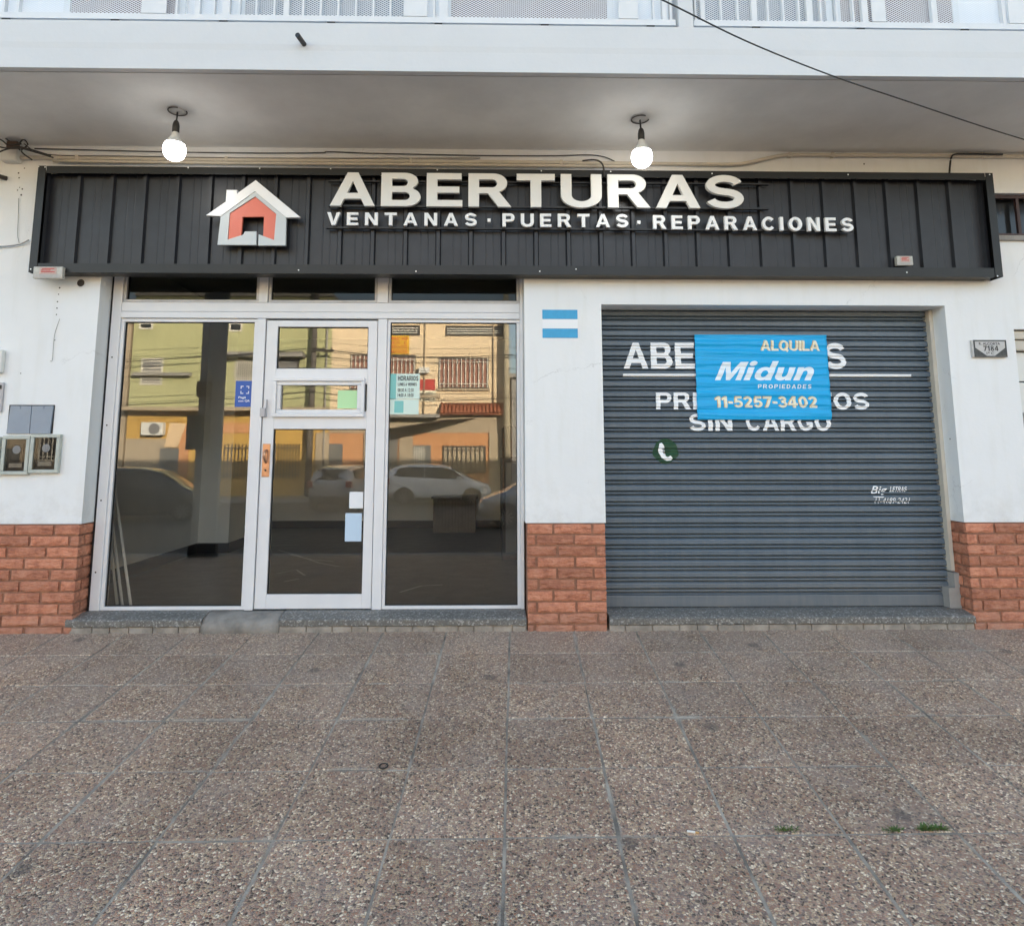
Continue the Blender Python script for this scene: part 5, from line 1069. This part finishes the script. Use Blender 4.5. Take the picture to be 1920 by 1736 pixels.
for bx in ((823, 729, 916, 733), (657, 731, 779, 735)): r = qr(*bx); part_box('window_sill', yh, 'beige_wall', r[0] - .06, r[1] + .06, YF + .012, YF + .14, r[2], r[3])
r = qr(826, 758, 945, 776); b = B(); prismx(b, [(YF + .012, r[3]), (YF + .42, r[2]), (YF + .42, r[2] - .06), (YF + .012, r[3] - .1)], r[0], r[1]); rf = obj('tiled_canopy', b, M['roof_tile'], yh)
b = B(); n = 17
for i in range(n): x = r[0] + (r[1] - r[0]) * (i + .5) / n; tube(b, [(x, YF + .03, r[3] + .02), (x, YF + .45, r[2] + .01)], .075, 8)
obj('roof_tiles', b, M['roof_tile'], rf, smooth=True)
a, c = Q(727, 806, YF).x, Q(890, 792, YF).x; z0 = Q(800, 790, YF).z
b = B(); vs = [b.verts.new(p) for p in ((a, YF + .08, z0 - .35), (c, YF + .08, z0 + .1), (c - 1.2, YF + 2.0, z0 - .05), (a + .6, YF + 2.2, z0 - .4))]; f = b.faces.new(vs); ex = bmesh.ops.extrude_face_region(b, geom=[f]); bmesh.ops.translate(b, verts=[v for v in ex['geom'] if isinstance(v, bmesh.types.BMVert)], vec=(0, 0, .03)); bmesh.ops.recalc_face_normals(b, faces=b.faces); obj('sloping_sheet', b, M['dark_sheet'], yh)  # thin dark sheet sloping out from the house wall
r = qr(716, 629, 767, 664); t = thing('sale_sign', 'yellow for sale sign on the yellow house wall', 'sign', ((r[0] + r[1]) / 2, YF, r[2])); part_box('board', t, 'ad_yellow', r[0], r[1], YF + .03, YF + .06, r[2], r[3])
def far_text(body, r, fr_, parent, m):     # reads normally when seen from our side of the street (facing +y), mirrored in the glass
    x0, x1, z0, z1 = r; w_, h_ = x1 - x0, z1 - z0
    X0, X1, Z0, Z1 = x0 + fr_[0] * w_, x0 + fr_[1] * w_, z0 + fr_[2] * h_, z0 + fr_[3] * h_
    bm = text_bm(body, X0, X1, Z0, Z1, 0, .02); 
    for v in bm.verts: v.co = (X0 + X1 - v.co.x, YF + .064, v.co.z)
    bmesh.ops.reverse_faces(bm, faces=bm.faces) if False else None
    obj('sign_text', bm, M[m], parent)
for txt, d, e in (('SE VENDE', .74, .92), ('3 AMB', .54, .68), ('SEGURIDAD', .32, .46), ('OPORTUNIDAD', .06, .24)): far_text(txt, r, (.06, .94, d, e), t, 'red_print')
r = qr(787, 712, 816, 732); t = thing('estate_board', 'red and white estate agent board under the barred windows of the yellow house', 'sign', ((r[0] + r[1]) / 2, YF, r[2])); part_box('board', t, 'red_print', r[0], r[1], YF + .03, YF + .06, r[2], r[3]); r2 = (r[0] - .1, r[1] + .05, r[2] - .5, r[2] - .01); part_box('lower_board', t, 'cream_print', r2[0], r2[1], YF + .03, YF + .055, r2[2], r2[3]); far_text('Vende', r2, (.15, .85, .5, .9), t, 'ink'); far_text('4738-6135', r2, (.05, .95, .08, .38), t, 'ink')
# further houses left and right of them
for (x0, x1, h, m_, lab) in ((xc + .35, xc + 6.5, 4.6, 'grey_wall', 'low grey house beyond the pale utility pole across the street'), (xc + 6.6, xc + 18, 6.8, 'beige_wall', 'beige two storey house at the right end of the far row'), (xa - 9, xa - .1, 7.0, 'beige_wall', 'beige two storey house left of the olive green house'), (xa - 22, xa - 9.1, 6.0, 'grey_wall', 'grey house at the left end of the far row')):
    t = thing('row_house', lab, 'house', ((x0 + x1) / 2, YF, FWZ), group='houses in the far row'); part_box('wall', t, m_, x0, x1, YF - 8, YF, FWZ - .1, h); part_box('roof', t, 'grey_wall', x0 - .1, x1 + .1 if x1 < 6 or x1 > 10 else x1, YF - 8.1, YF + .2, h + .002, h + .18)
    for k in range(2):
        xx = x0 + (x1 - x0) * (.25 + .45 * k); far_window(t, (xx - .6, xx + .6, 1.0, 2.3), 'dark_glass', 'white_iron', bars_n=6)
        if h > 5: far_window(t, (xx - .6, xx + .6, 3.8, 5.0), 'blind', 'white_iron')
    part_box('door', t, 'grey_door', (x0 + x1) / 2 - .5, (x0 + x1) / 2 + .4, YF + .002, YF + .05, FWZ, 2.0 + FWZ)
# the street post at the kerb behind the camera, reflected in the left pane
YP = -6.75
x0, x1 = Q(369, 800, YP).x, Q(415, 800, YP).x; zb_ = swz(YP)
t = thing('street_post', 'thick grey concrete post at the kerb with black meter cabinets, reflected in the left pane', 'post', ((x0 + x1) / 2, YP, zb_))
b = B(); mbox(b, x0, x1, YP - .10, YP - .002, zb_ - .1, 5.6, bev=.02); obj('post', b, M['grey_wall'], t); b = B(); mbox(b, x0 - .03, x1 + .02, YP - .12, YP + .02, zb_ - .05, zb_ + .22, bev=.01); obj('base', b, M['black_panel'], t)
for nm, bx, m_, d_ in (('upper_cabinet', (374, 716, 397, 745), 'black_panel', .14), ('notice_sheet', (377, 746, 395, 779), 'grey_panel', .05), ('lower_cabinet', (358, 780, 394, 843), 'black_panel', .2)):
    r = rect(*bx, YP, Q); b = B(); mbox(b, r[0], r[1], YP, YP + d_, r[2], r[3], bev=.01); obj(nm, b, M[m_], t)
# houses beside the shop, same row
for (x0, x1, h, lab) in ((-24, XL - .02, 7.2, 'plain white house adjoining the shop on the left'), (XR + .02, 26, 7.3, 'plain white house adjoining the shop on the right')):
    t = thing('adjoining_house', lab, 'house', ((x0 + x1) / 2, 0, 0)); part_box('wall', t, 'plaster', x0, x1, 0, 8.2, -1, h); part_box('roof', t, 'kerb', x0, x1, -.1, 8.2, h + .002, h + .12)
    for k in range(3):
        xx = x0 + (x1 - x0) * (.2 + .3 * k); part_box('window', t, 'dark_glass', xx - .7, xx + .7, -.02, -.001, 1.1, 2.4); part_box('window', t, 'dark_glass', xx - .7, xx + .7, -.02, -.001, 4.4, 5.8)
    part_box('door', t, 'grey_door', (x0 + x1) / 2 - 2.2, (x0 + x1) / 2 - 1.2, -.03, -.001, 0, 2.1)
# poles and their lines
pA = Q(574, 800, -23.7); pB = Q(951, 800, -23.75)
t = thing('utility_pole', 'dark utility pole with a cross arm in front of the olive green house', 'utility pole', (pA.x, -23.7, FWZ)); b = B(); tube(b, [(pA.x + .15, -23.7, FWZ - .2), (pA.x + .25, -23.7, 8.6)], [.15, .11], 12); obj('post', b, M['pole_dark'], t, smooth=True)
zc = Q(580, 655, -23.7).z; b = B(); mbox(b, pA.x + .05, pA.x + 1.1, -23.65, -23.55, zc - .12, zc - .03, bev=.01); obj('cross_arm', b, M['pole_dark'], t)
for xx in (.3, .65, 1.0):
    b = B(); lathe(b, [(0, .1), (.04, .08), (.05, .02), (.03, -.03), (0, -.03)], (pA.x + xx, -23.6, zc), 10); obj('insulator', b, M['socket'], t, smooth=True)
b = B(); lathe(b, [(0, .22), (.11, .2), (.12, -.2), (0, -.24)], (pA.x + .38, -23.55, Q(575, 703, -23.7).z), 12); obj('distribution_can', b, M['black_panel'], t, smooth=True)
t = thing('utility_pole', 'pale concrete utility pole at the right end of the yellow house', 'utility pole', (pB.x, -23.75, FWZ)); b = B(); tube(b, [(pB.x, -23.75, FWZ - .2), (pB.x - .05, -23.75, 9.2)], [.17, .12], 14); obj('post', b, M['pole_mat'], t, smooth=True)
b = B(); mbox(b, pB.x - .25, pB.x + .25, -23.64, -23.58, 6.9, 7.0, bev=.01); obj('cross_arm', b, M['pole_dark'], t)
for i, (z_, sag, r_w, dy) in enumerate(((zc + .35, .35, .009, 0), (zc + .02, .45, .022, .05), (zc - .1, .3, .012, .1), (zc - .55, .5, .010, 0), (zc - 1.6, .4, .012, .02), (zc - 1.85, .45, .02, .05), (zc - 2.4, .5, .009, .02))):
    A = Vector((-40, -23.55 + dy, z_ + .2)); p1 = Vector((pA.x + .2, -23.55 + dy, z_)); p2 = Vector((pB.x, -23.65 + dy, z_ - .25)); Cc = Vector((30, -23.6 + dy, z_)); b = B(); pts = []
    for u0, u1, s in ((A, p1, sag * 2), (p1, p2, sag * .5), (p2, Cc, sag * 2)):
        for k in range(12): tt = k / 12; q = u0.lerp(u1, tt); q.z -= s * 4 * tt * (1 - tt); pts.append(q)
    pts.append(Cc); tube(b, pts, r_w, 5); tag(obj('power_line', b, M['cable']), 'black line strung between the poles across the street', 'power line', 'lines strung between the street poles')
# cars
def car(label, paint, loc, rz, tail=True):
    t = thing('parked_car', label, 'car', loc, rz)
    # local frame: nose towards +x, origin on the road under the middle
    st = [(-1.98, .42, .80, .86, .62, .84, .60), (-1.93, .28, .98, 1.10, .74, 1.30, .60), (-1.80, .24, 1.02, 1.34, .80, 1.40, .60), (-1.55, .22, 1.02, 1.50, .83, 1.45, .62), (-.9, .2, 1.0, 1.535, .845, 1.5, .64), (-.1, .2, .97, 1.535, .845, 1.5, .64), (.45, .2, .95, 1.46, .845, 1.44, .63), (.95, .2, .94, 1.16, .84, 1.14, .66), (1.22, .2, .93, .975, .835, .96, .70), (1.6, .22, .84, .87, .80, .85, .62), (1.88, .26, .70, .74, .70, .70, .52), (1.99, .34, .56, .60, .52, .58, .36)]
    b = B(); rings = []
    for (x, zb, zbelt, zt, hw, zte, rw) in st:
        rings.append([b.verts.new((x, yy, zz)) for yy, zz in ((0, zb), (-hw * .82, zb), (-hw * .98, zb + .14), (-hw, (zb + zbelt) / 2), (-hw * .97, zbelt), (-rw, zte), (-rw * .55, zt), (0, zt + .006), (rw * .55, zt), (rw, zte), (hw * .97, zbelt), (hw, (zb + zbelt) / 2), (hw * .98, zb + .14), (hw * .82, zb))])
    for A, C in zip(rings, rings[1:]):
        for k in range(14): b.faces.new((A[k], A[(k + 1) % 14], C[(k + 1) % 14], C[k]))
    b.faces.new(rings[0]); b.faces.new(list(reversed(rings[-1]))); bmesh.ops.recalc_face_normals(b, faces=b.faces)
    bo = obj('body', b, M[paint], t, smooth=True, local=True); sm = bo.modifiers.new('sub', 'SUBSURF'); sm.levels = 2; sm.render_levels = 2
    def sidew(pts, s, name='side_window'):
        b = B()
        def yy(x, z):
            for q0, q1 in zip(st, st[1:]):
                if q0[0] <= x <= q1[0]:
                    u = (x - q0[0]) / (q1[0] - q0[0]); belt = q0[2] + (q1[2] - q0[2]) * u; te = q0[5] + (q1[5] - q0[5]) * u; hw = (q0[4] + (q1[4] - q0[4]) * u) * .97; rw = q0[6] + (q1[6] - q0[6]) * u
                    v = max(0, min(1, (z - belt) / max(.05, te - belt))); return hw + (rw - hw) * v
            return .8
        fr_ = [b.verts.new((x, s * (yy(x, z) + .012), z)) for x, z in pts]; bk_ = [b.verts.new((x, s * (yy(x, z) - .05), z)) for x, z in pts]; n_ = len(pts)
        b.faces.new(fr_); b.faces.new(list(reversed(bk_)))
        for i in range(n_): b.faces.new((fr_[i], bk_[i], bk_[(i + 1) % n_], fr_[(i + 1) % n_]))
        bmesh.ops.recalc_face_normals(b, faces=b.faces); obj(name, b, M['dark_glass'], t, local=True)
    for s in (-1, 1):
        sidew([(-1.62, 1.12), (-1.45, 1.08), (-.55, 1.05), (-.55, 1.42), (-1.2, 1.42), (-1.5, 1.36)], s); sidew([(-.50, 1.05), (.35, 1.02), (1.0, 1.0), (.55, 1.32), (.2, 1.41), (-.5, 1.42)], s)
        b = B(); mbox(b, .68, .84, s * .84 if s > 0 else -.98, .98 if s > 0 else -.84, .98, 1.10, bev=.03); obj('mirror', b, M[paint], t, local=True)
        b = B(); mbox(b, 1.55, 1.86, .62 if s > 0 else -.79, .79 if s > 0 else -.62, .66, .78, bev=.04); obj('headlight', b, M['lamp_clear'], t, local=True)
        b = B(); mbox(b, -1.99, -1.80, .58 if s > 0 else -.79, .79 if s > 0 else -.58, .80, 1.02, bev=.03); obj('tail_light', b, M['lamp_red'], t, local=True)
        b = B(); mbox(b, -.86, .84, s * .835 if s > 0 else -.862, .862 if s > 0 else -.835, .20, .30, bev=.012); obj('side_sill', b, M['black_panel'], t, local=True)
        for hx in (-.95, .12):
            b = B(); mbox(b, hx - .09, hx + .09, s * .83 if s > 0 else -.862, .862 if s > 0 else -.83, .865, .89, bev=.006); obj('door_handle', b, M[paint], t, local=True)
        for wx in (-1.27, 1.25):
            b = B(); lathe(b, [(.30, -.1), (.31, -.08), (.31, .08), (.30, .1), (.20, .1), (.20, -.1)], (0, 0, 0), 24); b.faces.ensure_lookup_table(); bmesh.ops.rotate(b, verts=b.verts, cent=(0, 0, 0), matrix=Matrix.Rotation(rad(90), 3, 'X')); bmesh.ops.translate(b, verts=b.verts, vec=(wx, s * .76, .31)); wh = obj('wheel', b, M['tyre'], t, smooth=True, local=True)
            b = B()
            for k in range(10):
                a = k * 2 * math.pi / 10; pr = [(.03 * -math.sin(a), .03 * math.cos(a)), (.195 * math.cos(a) - .018 * math.sin(a), .195 * math.sin(a) + .018 * math.cos(a)), (.195 * math.cos(a) + .018 * math.sin(a), .195 * math.sin(a) - .018 * math.cos(a)), (.03 * math.sin(a), -.03 * math.cos(a))]
                y_ = s * .76; prism(b, [(wx + q[0], .31 + q[1]) for q in pr], y_ + s * .02 - .04, y_ + s * .10 + .02)
            obj('rim', b, M['rim'], wh, local=True)
            b = B(); prism(b, [(wx + .37 * math.cos(k * math.pi / 12), max(.2, .31 + .37 * math.sin(k * math.pi / 12))) for k in range(24)], s * .60, s * .838) ; obj('wheel_arch', b, M['black_panel'], t, local=True)
    b = B(); bmv = [b.verts.new(p) for p in ((-1.955, -.52, 1.06), (-1.955, .52, 1.06), (-1.77, .50, 1.40), (-1.77, -.50, 1.40), (-1.86, -.52, 1.06), (-1.86, .52, 1.06), (-1.70, .50, 1.40), (-1.70, -.50, 1.40))]
    for f in ((0, 1, 2, 3), (4, 7, 6, 5), (0, 4, 5, 1), (1, 5, 6, 2), (2, 6, 7, 3), (3, 7, 4, 0)): b.faces.new([bmv[i] for i in f])
    bmesh.ops.recalc_face_normals(b, faces=b.faces); obj('rear_window', b, M['dark_glass'], t, local=True)
    b = B(); bmv = [b.verts.new(p) for p in ((1.16, -.62, 1.01), (1.16, .62, 1.01), (.52, .56, 1.43), (.52, -.56, 1.43), (1.05, -.62, .97), (1.05, .62, .97), (.46, .56, 1.38), (.46, -.56, 1.38))]
    for f in ((0, 1, 2, 3), (4, 7, 6, 5), (0, 4, 5, 1), (1, 5, 6, 2), (2, 6, 7, 3), (3, 7, 4, 0)): b.faces.new([bmv[i] for i in f])
    bmesh.ops.recalc_face_normals(b, faces=b.faces); obj('windscreen', b, M['dark_glass'], t, local=True)
    b = B(); mbox(b, -2.0, -1.90, -.66, .66, .34, .50, bev=.03); mbox(b, 1.92, 2.02, -.5, .5, .36, .48, bev=.03); obj('bumper_trim', b, M['black_panel'], t, local=True)
    return t
c0 = Q(822, 905, -20.2); car('white hatchback parked along the far kerb in front of the yellow house', 'car_white', (c0.x, -21.0, ROADZ), 0)
c1 = Q(640, 930, -18); car('white hatchback parked nose-in with its tailgate towards the shop', 'car_silver', (c1.x + .1, -19.4, ROADZ), rad(-78))
c2 = Q(248, 930, -14.2); car('dark hatchback standing in the road opposite the left window', 'car_dark', (c2.x, -15.0, ROADZ), rad(-8))
c3 = Q(893, 960, -12.4); car('silver hatchback in the road, its nose reflected at the right edge of the glass', 'car_silver', (c3.x + 2.0, -13.0, ROADZ), rad(180))
